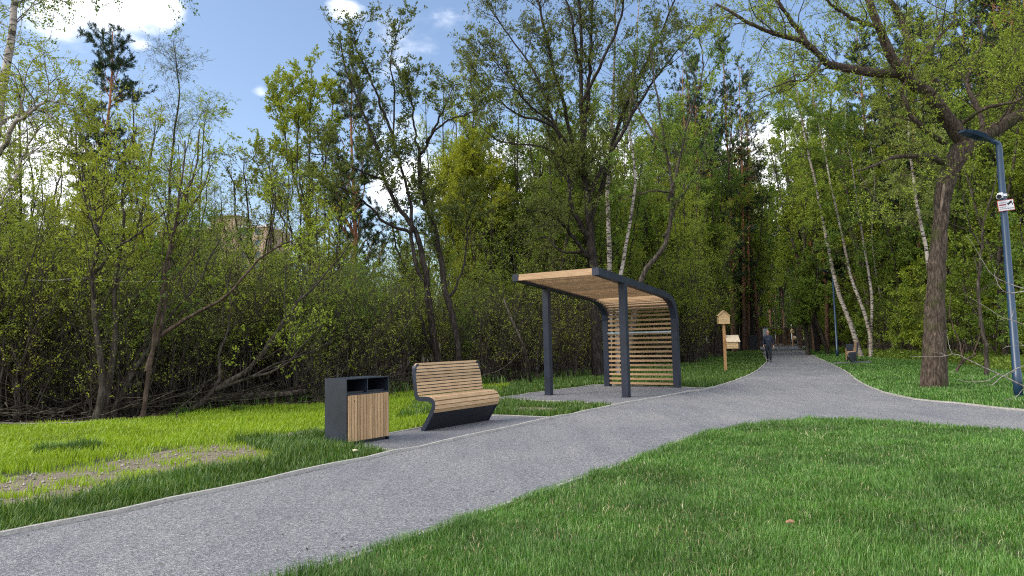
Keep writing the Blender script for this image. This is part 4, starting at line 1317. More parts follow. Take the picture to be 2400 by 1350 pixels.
# ---- generic growers ------------------------------------------------
def straight(h, r, seed, lean=(0, 0), wob=.06):
    rng = np.random.default_rng(seed)
    pts = [(0, 0, 0)]
    for i in range(1, 8):
        t = i / 7
        pts.append((lean[0] * t * h + rng.normal() * wob * h * .06 * t, lean[1] * t * h + rng.normal() * wob * h * .06 * t, t * h))
    return [(pts, r, .02, 1)]


def forks(h, r, seed, n=3, z0=.25, spread=.28, wob=.05):
    """a stem that splits into n rising limbs"""
    rng = np.random.default_rng(seed)
    zs = h * z0; tr = [(0, 0, -.05), (rng.normal() * .05, rng.normal() * .05, zs * .5), (rng.normal() * .12, rng.normal() * .12, zs)]
    L = []
    for i in range(n):
        a = 2 * PI * i / n + rng.normal() * .4; s = spread * rng.uniform(.5, 1.2)
        p = [np.array(t) for t in tr] if i == 0 else [np.array(tr[2])]
        for k in range(1, 6):
            t = k / 5; hh = zs + (h * rng.uniform(.9, 1.03) - zs) * t
            p.append(np.array([math.cos(a) * s * h * .5 * (t ** .8) + rng.normal() * wob * .5, math.sin(a) * s * h * .5 * (t ** .8) + rng.normal() * wob * .5, hh]))
        L.append((p, r if i == 0 else r * .65, .015, .8))
    return L


def bush(h, r, seed, n=9, spread=.5):
    """many slender stems fanning out of one foot"""
    rng = np.random.default_rng(seed); L = []
    for i in range(n):
        a = rng.uniform(0, 2 * PI); s = spread * rng.uniform(.15, 1.0); hh = h * rng.uniform(.6, 1.05)
        b = np.array([rng.normal() * .18, rng.normal() * .18, -.03]); p = [b]
        for k in range(1, 6):
            t = k / 5; p.append(b + np.array([math.cos(a) * s * hh * t ** 1.2 + rng.normal() * .08, math.sin(a) * s * hh * t ** 1.2 + rng.normal() * .08, hh * t ** .95]))
        L.append((p, r * rng.uniform(.6, 1.2), .006, .9))
    return L


# ---- prototypes (each grown once; the repeats share its meshes)
PROTO = {}


def proto(key, fn): PROTO[key] = fn()


for i in range(3):                                       # slender forest trees in young leaf
    PROTO['tree', i] = tree_meshes('forest_tree', forks(12 + i, .12, 200 + i, 3 + i % 2, .3, .26), [dict(LV_BROAD[0], dens=1.35, L=2.1, t0=.2), dict(LV_BROAD[1], dens=2.8), dict(LV_BROAD[2], dens=4.0)],
                                   [lf(14, .085, 2), lf(4, .09, 1)], [M[('bark', 'bark_dark', 'bark')[i]], M['twig'], M[('leaf', 'leaf_d', 'leaf_y')[i]]], 210 + i, m=18, k=7)
for i in range(5):                                       # thicket bushes
    PROTO['bush', i] = tree_meshes('willow_bush', bush(5.2, .030, 300 + i, 14, .45), [dict(LV_BROAD[0], dens=1.9, L=1.2, t0=.30, fall=.3, rfac=.007, m=5), dict(LV_BROAD[1], dens=3.2, L=.6, m=4), dict(LV_BROAD[2], dens=3.5, L=.25, m=3)],
                                   [lf(9, .054, 2), lf(5, .056, 1), lf(1, .056, 0, t0=.5)], [M['bark'], M['twig'], M[('leaf', 'leaf_g', 'leaf', 'leaf_d', 'leaf_y')[i]]], 310 + i, m=10, k=5, twig_t0=.3)
for i in range(2):                                       # bare brush: stems and twigs, few leaves
    PROTO['brush', i] = tree_meshes('bare_shrub', bush(3.4, .020, 330 + i, 16, .7), [dict(LV_BROAD[0], dens=2.2, L=1.0, t0=.1, rfac=.008, m=5, wob=.25), dict(LV_BROAD[1], dens=3.4, L=.55, m=4, wob=.3)],
                                    [lf(3, .05, 1)], [M['bark'], M['twig'], M['leaf_y']], 340 + i, m=9, k=4)
for i in range(2):                                       # young maples with flat tiers of leaf
    PROTO['sap', i] = tree_meshes('young_maple', straight(5.5 + i, .035, 360 + i, (.05 * i, .03)), [dict(LV_BROAD[0], dens=4.2, L=1.5, t0=.15, ang=68, up=-.02, wob=.1, rfac=.006, m=5), dict(LV_BROAD[1], dens=4.5, L=.5, up=0, m=3)],
                                  [lf(22, .085, 1, w=.8, up=-.1), lf(7, .085, 0, w=.8)], [M['bark'], M['twig'], M[('leaf', 'leaf_d')[i]]], 365 + i, m=12, k=6)
for i in range(2):
    PROTO['birch', i] = tree_meshes('birch', straight(17 + i, .13, 380 + i, (.02, .01)), [dict(LV_BROAD[0], dens=2.0, L=2.6, t0=.28, ang=38, up=.1, curl=-.04, rfac=.007, k=4), dict(LV_BROAD[1], dens=3.2, L=1.1, up=-.2, curl=-.12), dict(LV_BROAD[2], dens=3.4, L=.5, up=-.4, curl=-.2)],
                                    [lf(14, .065, 2, w=.6), lf(3, .065, 1, w=.6)], [M['birch'], M['twig'], M[('leaf', 'leaf_y')[i]]], 385 + i, m=20, k=8, nbr=0)


def pine_meshes(h, r, seed, crown=.5, L=2.2, dens=2.4, dead=True):
    return tree_meshes('pine', straight(h, r, seed, (0, 0), .04), [dict(dens=dens, t0=1 - crown, t1=.995, ang=72 if crown < .6 else 50, L=L, m=7, fall=.84 if crown > .6 else .3, up=.12 if crown < .6 else .32, wob=.12, curl=.05, rfac=.014, k=4),
                       dict(dens=3.2, t0=.3, t1=1, ang=50, L=.85, m=4, fall=.3, up=.15, wob=.15, curl=.06, rfac=.009, rmin=.005, k=3),
                       dict(dens=3.6, t0=.3, t1=1, ang=45, L=.34, m=3, fall=.2, up=.2, wob=.1, rfac=.01, rmin=.004, k=3)],
                       [lf(75, .11, 2, w=.17, t0=.1, spread=.5, up=.3, off=.015), lf(34, .11, 1, w=.17, t0=.4, spread=.55, up=.3, off=.015)], [M['pine'], M['twig'], M['needle']], seed + 1, m=20, k=9, thick=1.0 if crown < .6 else 1.12)


PROTO['pine', 0] = pine_meshes(26, .22, 400, .42, 3.0, 2.6)
PROTO['pine', 1] = pine_meshes(24, .20, 410, .55, 2.6, 2.2)
PROTO['youngpine', 0] = pine_meshes(15, .15, 420, .85, 4.3, 2.7)


for i in range(3):                                       # airy young birches and aspens: fine rising branches, sparse small leaf
    PROTO['airy', i] = tree_meshes('airy_tree', forks(10, .07, 430 + i, 2, .35, .14), [dict(LV_BROAD[0], dens=2.2, L=1.9, t0=.18, ang=42, up=.22, wob=.12, rfac=.006, k=4), dict(LV_BROAD[1], dens=3.2, L=.85, up=.05, curl=-.05), dict(LV_BROAD[2], dens=3.6, L=.36, up=-.05, curl=-.08)],
                                   [lf(5.5, .055, 2, w=.6), lf(2, .055, 1, w=.6)], [M['bark_dark'], M['twig'], M[('leaf_y', 'leaf', 'leaf_y')[i]]], 435 + i, m=18, k=6, nbr=0)


# ---- individual trees of the right-hand side -------------------------
def px_tree(name, base_px, stems, levels, leaf, mats, seed, label, group=None, cat='tree', m=24, wob=.02, k=8, knobs=0., Y=None, nbr=1, thick=1.12):
    B = np.array([*G(*base_px)[:2], 0.0]) if Y is None else np.array([*P(base_px[0], base_px[1], Y)[:2], 0.0])
    L = []
    for s in stems:
        pts = Lp(B, s[0], B[1], s[3] if len(s) > 3 else None)
        if s[0][0] == base_px: pts[0] = (0, 0, -.05)
        L.append((pts, s[1], s[2]))
    me = tree_meshes(name, L, levels, leaf, mats, seed, m=m, wob=wob, k=k, knobs=knobs, nbr=nbr, thick=thick)
    return place_tree(name, me, B, label, cat, group)


LV_BIRCH = [dict(LV_BROAD[0], dens=2.4, L=2.2, t0=.40, ang=50, up=.05, curl=-.03, rfac=.007, k=4), dict(LV_BROAD[1], dens=3.4, L=1.0, up=-.1, curl=-.08), dict(LV_BROAD[2], dens=3.8, L=.42, up=-.2, curl=-.1)]
px_tree('birch', (2020, 838), [([(2020, 838), (1996, 765), (1968, 690), (1947, 610), (1932, 530), (1916, 450), (1897, 365), (1880, 280), (1866, 190), (1850, 90)], .175, .03)],
        LV_BIRCH, [lf(15, .075, 2, w=.6), lf(4, .075, 1, w=.6)], [M['birch'], M['twig'], M['leaf']], 501, 'birch leaning left over the path behind the far bench, thickest white trunk', 'birches beside the far bench', nbr=0)
px_tree('birch', (2042, 838), [([(2042, 838), (2040, 785), (2024, 728), (1996, 650), (1976, 565), (1952, 455), (1930, 350), (1908, 250), (1895, 150)], .155, .02),
                              ([(2040, 785), (2046, 720), (2038, 640), (2026, 560), (2012, 480), (2004, 400), (1990, 330), (1984, 250), (1990, 150)], .115, .02, [0, .2, .4, .6, .7, .8, .9, 1, 1])],
        LV_BIRCH, [lf(15, .075, 2, w=.6), lf(4, .075, 1, w=.6)], [M['birch'], M['twig'], M['leaf_d']], 502, 'birch forked low into two white stems right of the far bench', 'birches beside the far bench', nbr=0)
px_tree('birch', (2098, 834), [([(2098, 834), (2086, 790), (2074, 740), (2062, 690), (2055, 630), (2046, 540), (2050, 440), (2040, 330)], .11, .02)],
        scaled(LV_BIRCH, .8, .8), [lf(14, .075, 2, w=.6), lf(4, .075, 1, w=.6)], [M['birch'], M['twig'], M['leaf']], 503, 'thin slanting white birch between the forked birch and the old crooked tree', 'birches beside the far bench', nbr=0)
px_tree('birch', (2196, 866), [([(2196, 866), (2188, 720), (2172, 592), (2150, 470), (2138, 390), (2130, 300), (2122, 200), (2120, 60)], .10, .02)],
        scaled(LV_BIRCH, 1.2, .9, t0=.3), [lf(18, .07, 2, w=.6), lf(5, .07, 1, w=.6)], [M['birch'], M['twig'], M['leaf_g']], 504, 'thin pale birch whose stem shows just left of the old crooked trunk', nbr=0)
px_tree('young_tree', (2312, 886), [([(2312, 886), (2309, 830), (2297, 770), (2291, 700), (2296, 620), (2303, 570), (2310, 500), (2330, 440), (2340, 380)], .075, .012),
                               ([(2300, 585), (2280, 540), (2262, 480), (2255, 440)], .03, .01, [0, -.2, -.4, -.5]), ([(2296, 770), (2292, 720), (2294, 660), (2286, 600)], .03, .01, [.1, .4, .5, .6])],
        scaled(LV_BROAD, .55, .6), [lf(7, .06, 2), lf(2, .06, 1)], [M['bark'], M['twig'], M['leaf']], 505, 'slender crooked young tree between the old trunk and the lamp post')
px_tree('split_sapling', (2236, 876), [([(2236, 876), (2256, 850), (2288, 830)], .055, .03), ([(2256, 850), (2245, 800), (2228, 745), (2222, 690)], .035, .012, [0, .2, .3, .4]), ([(2284, 832), (2294, 780), (2292, 720)], .03, .012), ([(2250, 855), (2252, 820), (2262, 790)], .02, .01, [0, -.2, -.3])],
        scaled(LV_BROAD, .5, .45), [lf(9, .06, 2)], [M['bark_red'], M['twig'], M['leaf']], 506, 'low split stump like sapling leaning right behind the old trunk')
px_tree('dead_tree', (2216, 868), [([(2216, 868), (2213, 800), (2208, 740), (2206, 690)], .05, .02)], scaled(LV_BROAD[:2], .3, .3), [lf(2, .05, 1)], [M['bark_red'], M['twig'], M['leaf']], 507, 'straight reddish dead stem close behind the old crooked trunk')
px_tree('small_tree', (1942, 832), [([(1942, 832), (1925, 780), (1912, 740), (1908, 700), (1915, 660), (1918, 600)], .13, .03), ([(1938, 828), (1925, 775), (1905, 760), (1898, 730), (1880, 690)], .1, .02, [.5, .6, .8, 1, 1.2])],
        scaled(LV_BROAD, 1.0, 1.3), [lf(14, .1, 2), lf(4, .1, 1)], [M['bark_dark'], M['twig'], M['leaf_d']], 508, 'small dark leaning tree left of the second lamp post')
px_tree('dark_trunk_tree', (1882, 810), [([(1882, 810), (1872, 770), (1865, 700), (1858, 600), (1850, 480), (1840, 330), (1835, 200)], .42, .08)],
        scaled(LV_BROAD, .9, 2.2, t0=.4), [lf(5, .24, 2), lf(2, .24, 1)], [M['bark_dark'], M['twig'], M['leaf_d']], 509, 'dark thick leaning trunk beside the far bird house')

# bark-red pines left of the avenue
for j, (px, py, tp, r, lab) in enumerate(((1722, 826, 1702, .24, 'tall red barked pine nearest the bird house post'), (1745, 823, 1738, .20, 'red barked pine in the close pair left of the path'),
                                       (1756, 822, 1760, .17, 'thinnest red barked pine of the close pair left of the path'), (1610, 838, 1606, .17, 'dark red pine stem behind the shelter back wall'),
                                       (1640, 836, 1636, .16, 'red pine stem between shelter and bird house post'))):
    g = G(px, py); hgt = (792 - 100 - 40 * (j % 3)) / 1600 * g[1] + 1.4
    top = P(tp, 150, g[1]) - np.array([g[0], g[1], 0])
    h0 = 26 if j % 2 == 0 else 24
    o = place_tree('pine', PROTO['pine', j % 2], (g[0], g[1], 0), lab, 'pine', 'red barked pines beside the avenue', rngT.uniform(0, 6), (r / .21, r / .21, hgt / h0))
    o.rotation_euler = (0, math.atan2(top[0], top[2]) * .8, 0)

# ---- individual trees of the left-hand thicket -----------------------
LVT = scaled(LV_BROAD, 1.0, .8, t0=.28)
LVT[0]['t0'] = .3
px_tree('thicket_tree', (228, 990), [([(222, 992), (234, 900), (230, 800), (222, 650), (226, 560), (206, 480), (190, 380)], .085, .012),
                                     ([(238, 988), (262, 860), (275, 700), (284, 560), (282, 470), (290, 360)], .08, .012, [.1, .2, .3, .4, .5, .5]),
                                     ([(222, 640), (262, 590), (330, 545), (400, 490)], .035, .01, [0, -.2, -.4, -.5])], LVT,
        [lf(12, .06, 2), lf(4, .062, 1)], [M['bark'], M['twig'], M['leaf_y']], 601, 'grey forked tree at the thicket edge, left of the red stemmed clump', m=26, wob=.02)
px_tree('thicket_tree', (335, 986), [([(330, 988), (342, 900), (352, 780), (372, 660), (394, 560), (415, 450), (430, 330)], .055, .012),
                                     ([(344, 870), (385, 770), (400, 650), (420, 520), (455, 400), (470, 300)], .05, .012, [0, .1, .2, .3, .3, .3]),
                                     ([(372, 790), (450, 740), (540, 690), (620, 600), (690, 560)], .05, .012, [.1, -.1, -.4, -.6, -.8])], LVT,
        [lf(12, .06, 2), lf(4, .062, 1)], [M['bark_red'], M['twig'], M['leaf']], 602, 'clump of stems with one reddish trunk at the edge of the bright meadow', m=26, wob=.02)
px_tree('thicket_tree', (262, 984), [([(262, 986), (300, 900), (350, 820), (400, 740), (470, 650), (520, 560)], .06, .012)], LVT, [lf(12, .06, 2), lf(4, .06, 1)], [M['bark'], M['twig'], M['leaf_d']], 603,
        'slanting grey stem crossing behind the red stemmed clump', m=24, wob=.02)
px_tree('thicket_tree', (470, 968), [([(440, 968), (500, 915), (590, 855), (650, 770), (700, 700), (760, 640), (820, 560)], .08, .012), ([(500, 915), (560, 890), (660, 850), (760, 760)], .05, .012, [0, -.3, -.6, -.9]), ([(505, 912), (522, 830), (540, 740), (530, 640)], .045, .012, [0, .3, .5, .7])], LVT,
        [lf(11, .06, 2), lf(4, .062, 1)], [M['bark'], M['twig'], M['leaf']], 604, 'low leaning tree reaching right towards the litter bin', m=26, wob=.02)
px_tree('fallen_willow', (215, 966), [([(215, 966), (150, 925), (90, 890), (30, 862), (-60, 830), (-160, 770)], .12, .04), ([(75, 884), (40, 850), (-10, 800), (-60, 740)], .05, .015, [0, .1, .2, .3]), ([(100, 894), (70, 850), (45, 790), (20, 700)], .035, .01, [0, -.1, -.2, -.2]),
                                      ([(180, 940), (120, 880), (60, 810), (0, 760)], .03, .01, [0, -.2, -.4, -.5])], scaled(LVT, .6, .7), [lf(8, .055, 2)], [M['bark'], M['twig'], M['leaf']], 605,
        'half fallen dark trunk sloping up to the left above the brushwood', m=24, wob=.02)
# the pale dead birch stem hanging level in the bushes
wb = P(-60, 662, 14.3); we = P(372, 660, 15.0); wm_ = P(190, 652, 14.7)
m = MB(); pts = resample([wb, P(-10, 664, 14.3), P(60, 657, 14.4), P(120, 658, 14.5), wm_, P(240, 656, 14.8), P(290, 660, 14.9), we], 24); m.tube(pts, np.linspace(.021, .007, 24), 8)
tag(m.build('dead_birch', mat_plain('pale_birch_bark', (.34, .32, .29), .8, 0, .3, 9), None), 'pale dead birch stem hanging level among the bushes at far left', 'dead birch')

# big birch at the left edge (its trunk stands just outside the picture)
px_tree('edge_birch', (-70, 968), [([(-70, 968), (-50, 800), (-30, 600), (-20, 400), (10, 200), (40, 0), (60, -200)], .20, .05), ([(-20, 390), (20, 300), (60, 268), (110, 240), (170, 250)], .07, .015, [0, -.3, -.6, -.8, -1]),
                                   ([(0, 290), (40, 265), (100, 262), (160, 300)], .04, .012, [0, .4, .8, 1]), ([(-25, 500), (20, 440), (60, 330), (120, 260)], .05, .012, [0, .5, .8, 1])],
        [dict(LV_BROAD[0], dens=2.0, L=2.4, t0=.3, ang=45, up=.1, curl=-.02), dict(LV_BROAD[1], dens=3.2, L=1.0, up=-.1, curl=-.06), dict(LV_BROAD[2], dens=4.0, L=.4, up=-.2, curl=-.1)],
        [lf(14, .05, 2, w=.6), lf(3, .05, 1, w=.6)], [M['birch'], M['twig'], M['leaf_y']], 611, 'tall loose birch filling the left edge of the view', m=28)
# a birch standing close by on the left: only its hanging twigs reach into the view
Bh = np.array([-8.5, 7.2, 0.0])
lim = [([(0, 0, 0), (.1, 0, 3), (.0, .2, 6.2), (.2, .1, 9.5)], .17, .05)]
for (xa, za, Yh) in ((330, -95, 9.0), (230, -120, 8.4), (420, -150, 9.6), (150, -150, 8.0)):
    t_ = P(xa, za, Yh) - Bh
    s_ = np.array([.05, .1, t_[2] - .8]); mid = (s_ + t_) / 2 + np.array([0, 0, .9])
    lim.append(([s_, s_ * .7 + t_ * .3 + np.array([0, 0, .7]), mid, t_], .05, .012))
me = tree_meshes('overhanging_birch', lim, [dict(dens=5.0, t0=.45, t1=1, ang=60, L=1.15, m=8, fall=.0, up=-.4, wob=.12, curl=-.28, rfac=.004, rmin=.003, k=3), dict(dens=4.5, t0=.15, t1=1, ang=40, L=.32, m=4, fall=.2, up=-.1, wob=.15, curl=-.15, rfac=.004, rmin=.002, k=3)],
                 [lf(16, .035, 1, w=.75, droop=.5), lf(5, .035, 0, w=.75, droop=.5, t0=.4)], [M['birch'], M['twig'], M['leaf_d']], 612, m=20, wob=.01, k=8, nbr=0)
place_tree('overhanging_birch', me, Bh, 'birch whose thin hanging twigs dangle into the top left of the sky')

# pines and trees rising above the thicket
def at_px(px, Y): 
    g = P(px, 812, Y); return (g[0], g[1], 0)


def h_of(px, py, Y): return P(px, py, Y)[2]


for (px, py, Y, key, h0, lab) in ((245, 75, 31, ('youngpine', 0), 15, 'dark pointed pine rising above the left thicket'),
                                 (830, 155, 40, ('youngpine', 0), 15, 'pine with a bare reddish stem left of the twin trunk tree'),):
    hh = h_of(px, py, Y); o = place_tree('pine', PROTO[key], at_px(px, Y), lab, 'pine', 'pines above the thicket', rngT.uniform(0, 6), hh / h0)
px_tree('slim_birch', (405, 905), [([(405, 905), (400, 700), (390, 500), (402, 300), (412, 180), (402, 92)], .09, .01)], [dict(LV_BROAD[0], dens=3.0, L=1.9, t0=.35, ang=36, up=.15, curl=-.02, rfac=.006, k=4), dict(LV_BROAD[1], dens=3.4, L=.8, up=-.1, curl=-.1), dict(LV_BROAD[2], dens=3.8, L=.38, up=-.25, curl=-.15)],
        [lf(8, .045, 2), lf(2, .045, 1)], [M['bark_dark'], M['twig'], M['leaf_b']], 621, 'slim birch with fine drooping twigs beside the pointed pine', Y=27, m=26)
px_tree('slim_birch', (470, 905), [([(470, 905), (462, 700), (470, 500), (478, 330), (482, 260)], .07, .01)], [dict(LV_BROAD[0], dens=3.0, L=1.7, t0=.3, ang=40, up=.1, curl=-.02, rfac=.006, k=4), dict(LV_BROAD[1], dens=3.4, L=.8, up=-.1, curl=-.1), dict(LV_BROAD[2], dens=3.8, L=.38, up=-.25, curl=-.15)],
        [lf(11, .045, 2), lf(2, .045, 1)], [M['bark_dark'], M['twig'], M['leaf']], 622, 'shorter slim birch right of the taller one beside the pointed pine', Y=25, m=26)
px_tree('poplar', (735, 900), [([(735, 900), (730, 700), (722, 500), (725, 300), (730, 160)], .13, .012), ([(728, 560), (690, 420), (665, 320), (645, 220)], .06, .01, [0, .4, .5, .5]), ([(725, 480), (760, 380), (775, 280), (770, 190)], .06, .01, [0, -.5, -.7, -.8]),
                               ([(729, 620), (670, 520), (620, 430), (590, 350)], .06, .01, [0, -.5, -.8, -1]), ([(724, 520), (700, 400), (700, 280), (690, 210)], .05, .01, [0, -.7, -1, -1.2])],
        [dict(LV_BROAD[0], dens=2.2, L=1.6, t0=.3, ang=32, up=.3), dict(LV_BROAD[1], dens=3.2, L=.75, up=.3), dict(LV_BROAD[2], dens=4.6, L=.32, up=.3)], [lf(18, .085, 2, w=.65), lf(6, .085, 1, w=.65)], [M['bark'], M['twig'], M['leaf_y']], 623,
        'yellow green poplar with upright branch tips left of the sky gap pine', Y=30, m=26)
px_tree('poplar', (600, 930), [([(600, 930), (598, 750), (590, 600), (575, 450), (572, 370)], .09, .012), ([(596, 700), (630, 560), (640, 460), (630, 380)], .05, .01, [0, .4, .5, .5]), ([(594, 640), (550, 520), (540, 430), (520, 380)], .05, .01, [0, -.5, -.7, -.8])],
        [dict(LV_BROAD[0], dens=2.2, L=1.5, t0=.3, ang=36, up=.3), dict(LV_BROAD[1], dens=3.2, L=.75, up=.3), dict(LV_BROAD[2], dens=4.6, L=.32, up=.3)], [lf(9, .07, 2, w=.65), lf(3, .07, 1, w=.65)], [M['bark_dark'], M['twig'], M['leaf_b']], 624,
        'small loose poplar in front of the apartment block gap', Y=26, m=26)
px_tree('yellow_willow', (1115, 905), [([(1115, 905), (1118, 760), (1112, 600), (1120, 480), (1115, 350)], .10, .012), ([(1116, 700), (1060, 560), (1040, 460), (1050, 400)], .06, .01, [0, .4, .5, .5]), ([(1116, 680), (1170, 560), (1190, 460), (1180, 390)], .06, .01, [0, .5, .7, .8]), ([(1114, 620), (1150, 480), (1150, 380)], .05, .01, [0, -.6, -.9]), ([(1114, 620), (1085, 480), (1080, 370)], .05, .01, [0, -.4, -.6])],
        [dict(LV_BROAD[0], dens=2.6, L=1.5, t0=.2, ang=30, up=.3), dict(LV_BROAD[1], dens=3.6, L=.9, up=.2), dict(LV_BROAD[2], dens=5, L=.4, up=.0)], [lf(18, .085, 2, w=.4), lf(7, .085, 1, w=.4)], [M['bark'], M['twig'], M['leaf_y']], 625,
        'bright yellow green willow between the twin trunk tree and the shelter', Y=32, m=26)
px_tree('birch', (1428, 880), [([(1428, 880), (1428, 650), (1425, 450), (1434, 300), (1440, 150), (1446, -60)], .135, .03)], scaled(LV_BIRCH, .9, .9, t0=.5), [lf(12, .075, 2), lf(3, .075, 1)], [M['birch'], M['twig'], M['leaf_d']], 631,
        'straight white birch trunk close behind the tall fan shaped tree', 'birches behind the shelter', Y=29, nbr=0)
px_tree('birch', (1448, 880), [([(1448, 880), (1452, 700), (1466, 590), (1482, 500), (1492, 420), (1480, 330), (1476, 250), (1490, 100), (1500, -60)], .095, .02)], scaled(LV_BIRCH, .9, .9, t0=.5), [lf(12, .075, 2), lf(3, .075, 1)], [M['birch'], M['twig'], M['leaf']], 632,
        'curved white birch trunk seen above the shelter roof', 'birches behind the shelter', Y=27, nbr=0)

# ---- thicket and forest fill: repeats of the grown prototypes --------
def where_label(px, d):
    if px < 260: return 'left of the forked grey tree'
    if px < 560: return 'behind the red stemmed clump'
    if px < 920: return 'behind the litter bin'
    if px < 1200: return 'behind the slatted bench'
    if px < 1620: return 'behind the park shelter'
    if px < 1900: return 'beyond the bird house post'
    if px < 2180: return 'beyond the far bench'
    return 'behind the old crooked tree'


COUNT = {}


def fill(kind, n, px0, px1, off0, off1, sc0, sc1, name, text, cat, seed, keep=None, edge=None):
    """repeats set out behind the forest edge: a direction and a distance beyond the edge"""
    rng = random.Random(seed); keys = [k for k in PROTO if k[0] == kind]
    ex = [p for p, _ in edge]; ey = [G(*p2)[1] for _, p2 in edge]
    for i in range(n):
        px = px0 + (px1 - px0) * (i + rng.random()) / n
        Y = float(np.interp(px, ex, ey)) + rng.uniform(off0, off1)
        if keep and not keep(px, Y): continue
        key = keys[rng.randrange(len(keys))]
        s = rng.uniform(sc0, sc1)
        w = where_label(px, Y)
        place_tree(name, PROTO[key], at_px(px, Y), f'{text} {w}', cat, f'{text} {w}', rng.uniform(0, 2 * PI), (s, s, s * rng.uniform(.9, 1.12)))


EPX = [(p[0], p) for p in edge_px[:12]] + [(1600, (1600, 858)), (1700, (1700, 845))]
EPX = sorted(EPX)
REX = [(p[0], p) for p in right_edge_px]
open_path = lambda px, Y: not (1730 < px < 1905 and Y < 90)

fill('bush', 46, -220, 1180, .6, 4.0, .55, .85, 'willow_bush', 'leafing many stemmed bush', 'bush', 1, edge=EPX, keep=lambda px, Y: not (940 < px < 1118 and Y < Y2 + .4))
for px, Y, top in ((35, 22, 190), (95, 25, 240), (150, 21, 350), (200, 26, 290), (290, 22, 400), (325, 28, 230), (365, 24, 330), (430, 22, 400), (455, 29, 330), (505, 24, 440), (545, 27, 430), (640, 24, 420), (690, 27, 330), (780, 26, 330), (660, 33, 300)):
    g = at_px(px, Y); hh = h_of(px, top, Y)
    place_tree('airy_tree', PROTO['airy', (px // 5) % 3], g, 'airy young tree with fine twigs and sparse leaf rising ' + where_label(px, Y), 'tree', 'airy young trees ' + where_label(px, Y), px * .7, (hh / 10.2 * 1.05, hh / 10.2 * 1.05, hh / 10.2))
for px, Y, sc3 in ((1893, 52, 1.5), (1915, 60, 1.65), (1902, 70, 1.8), (1700, 70, 1.75), (1722, 78, 1.8), (1672, 56, 1.6)):
    place_tree('forest_tree', PROTO['tree', px % 3], at_px(px, Y), 'very tall leafing tree closing over the path ' + ('from the left' if px < 1800 else 'from the right'), 'tree', 'tall trees closing over the path', px * .3, sc3)
for px, Y, sc3 in ((1766, 98, 2.0), (1786, 108, 2.1), (1800, 128, 2.3), (1842, 130, 2.3), (1872, 104, 2.1), (1822, 140, 2.4)):
    place_tree('forest_tree', PROTO['tree', px % 3], at_px(px, Y), 'very tall leafing tree closing the end of the avenue', 'tree', 'tall trees at the end of the avenue', px * .3, sc3)
for px, Y, sc3 in ((476, 19, .98), (520, 20.5, 1.0), (566, 19.5, .95), (548, 23, 1.15)):
    place_tree('willow_bush', PROTO['bush', px % 5], at_px(px, Y), 'tall bush before the apartment block gap', 'bush', 'bushes before the apartment block', px * .3, sc3)
clear2 = lambda px, Y: not (940 < px < 1118 and Y < Y2 + .4)
gap_b = lambda px, Y: not (455 < px < 600) and clear2(px, Y)
fill('bush', 44, -320, 1250, 4, 11, .75, 1.08, 'willow_bush', 'tall leafing bush', 'bush', 2, edge=EPX, keep=gap_b)
fill('tree', 10, -130, 480, 4, 12, .45, .62, 'forest_tree', 'mid sized leafing tree', 'tree', 31, edge=EPX)
fill('bush', 26, 1180, 1680, 1.2, 10, .9, 1.35, 'willow_bush', 'leafing many stemmed bush', 'bush', 3, edge=EPX)
fill('brush', 60, -220, 1640, .4, 4.0, .6, 1.15, 'bare_shrub', 'almost bare dark stemmed shrub', 'shrub', 4, edge=EPX, keep=lambda px, Y: not (950 < px < 1105 and Y < Y2 + .2))
fill('tree', 22, -300, 1180, 7, 20, .42, .62, 'forest_tree', 'slender young leafing tree', 'tree', 5, edge=EPX, keep=gap_b)
fill('tree', 18, 1150, 1720, 6, 30, .7, 1.05, 'forest_tree', 'slender leafing tree', 'tree', 6, edge=EPX)
fill('tree', 14, 1080, 1720, 30, 60, 1.1, 1.4, 'forest_tree', 'tall leafing tree', 'tree', 7, edge=EPX)
fill('pine', 16, 1500, 1700, 20, 70, .9, 1.1, 'pine', 'tall forest pine', 'pine', 8, edge=EPX)
fill('sap', 26, 1905, 2560, 1, 9, .7, 1.2, 'young_maple', 'young maple with flat tiers of leaves', 'young tree', 9, edge=REX)
fill('bush', 22, 1930, 2560, 3, 14, .7, 1.2, 'willow_bush', 'leafing many stemmed bush', 'bush', 10, edge=REX)
fill('tree', 20, 1910, 2620, 6, 30, .85, 1.25, 'forest_tree', 'leafing tree', 'tree', 11, edge=REX)
fill('pine', 18, 2080, 2650, 8, 40, .85, 1.05, 'pine', 'tall dark forest pine', 'pine', 12, edge=REX)
fill('youngpine', 16, 2010, 2650, 9, 26, 1.25, 1.7, 'pine', 'dense dark pine', 'pine', 32, edge=REX)
fill('youngpine', 5, 1540, 1690, 18, 40, 1.3, 1.7, 'pine', 'dense dark pine', 'pine', 33, edge=EPX)
fill('birch', 7, 1900, 2150, 14, 45, .9, 1.2, 'birch', 'tall forest birch', 'birch', 13, edge=REX)
fill('tree', 12, 1480, 1770, 12, 40, 1.1, 1.5, 'forest_tree', 'very tall full leafing tree', 'tree', 41, edge=EPX, keep=lambda px, Y: px < 1690 or Y > 68)
fill('tree', 10, 1890, 2080, 4, 30, 1.2, 1.6, 'forest_tree', 'very tall full leafing tree', 'tree', 42, edge=REX)
fill('tree', 20, 1040, 1420, 5, 18, .85, 1.12, 'forest_tree', 'full leafing tree', 'tree', 21, edge=EPX)
fill('tree', 15, 1400, 1685, 4, 22, .75, 1.05, 'forest_tree', 'full leafing tree', 'tree', 22, edge=EPX)
fill('bush', 12, 1560, 1690, 8, 40, 1.1, 1.7, 'willow_bush', 'big leafing bush', 'bush', 23, edge=EPX)
fill('sap', 22, 1885, 2150, 6, 40, 1.0, 1.6, 'young_maple', 'taller young maple', 'young tree', 24, edge=REX)
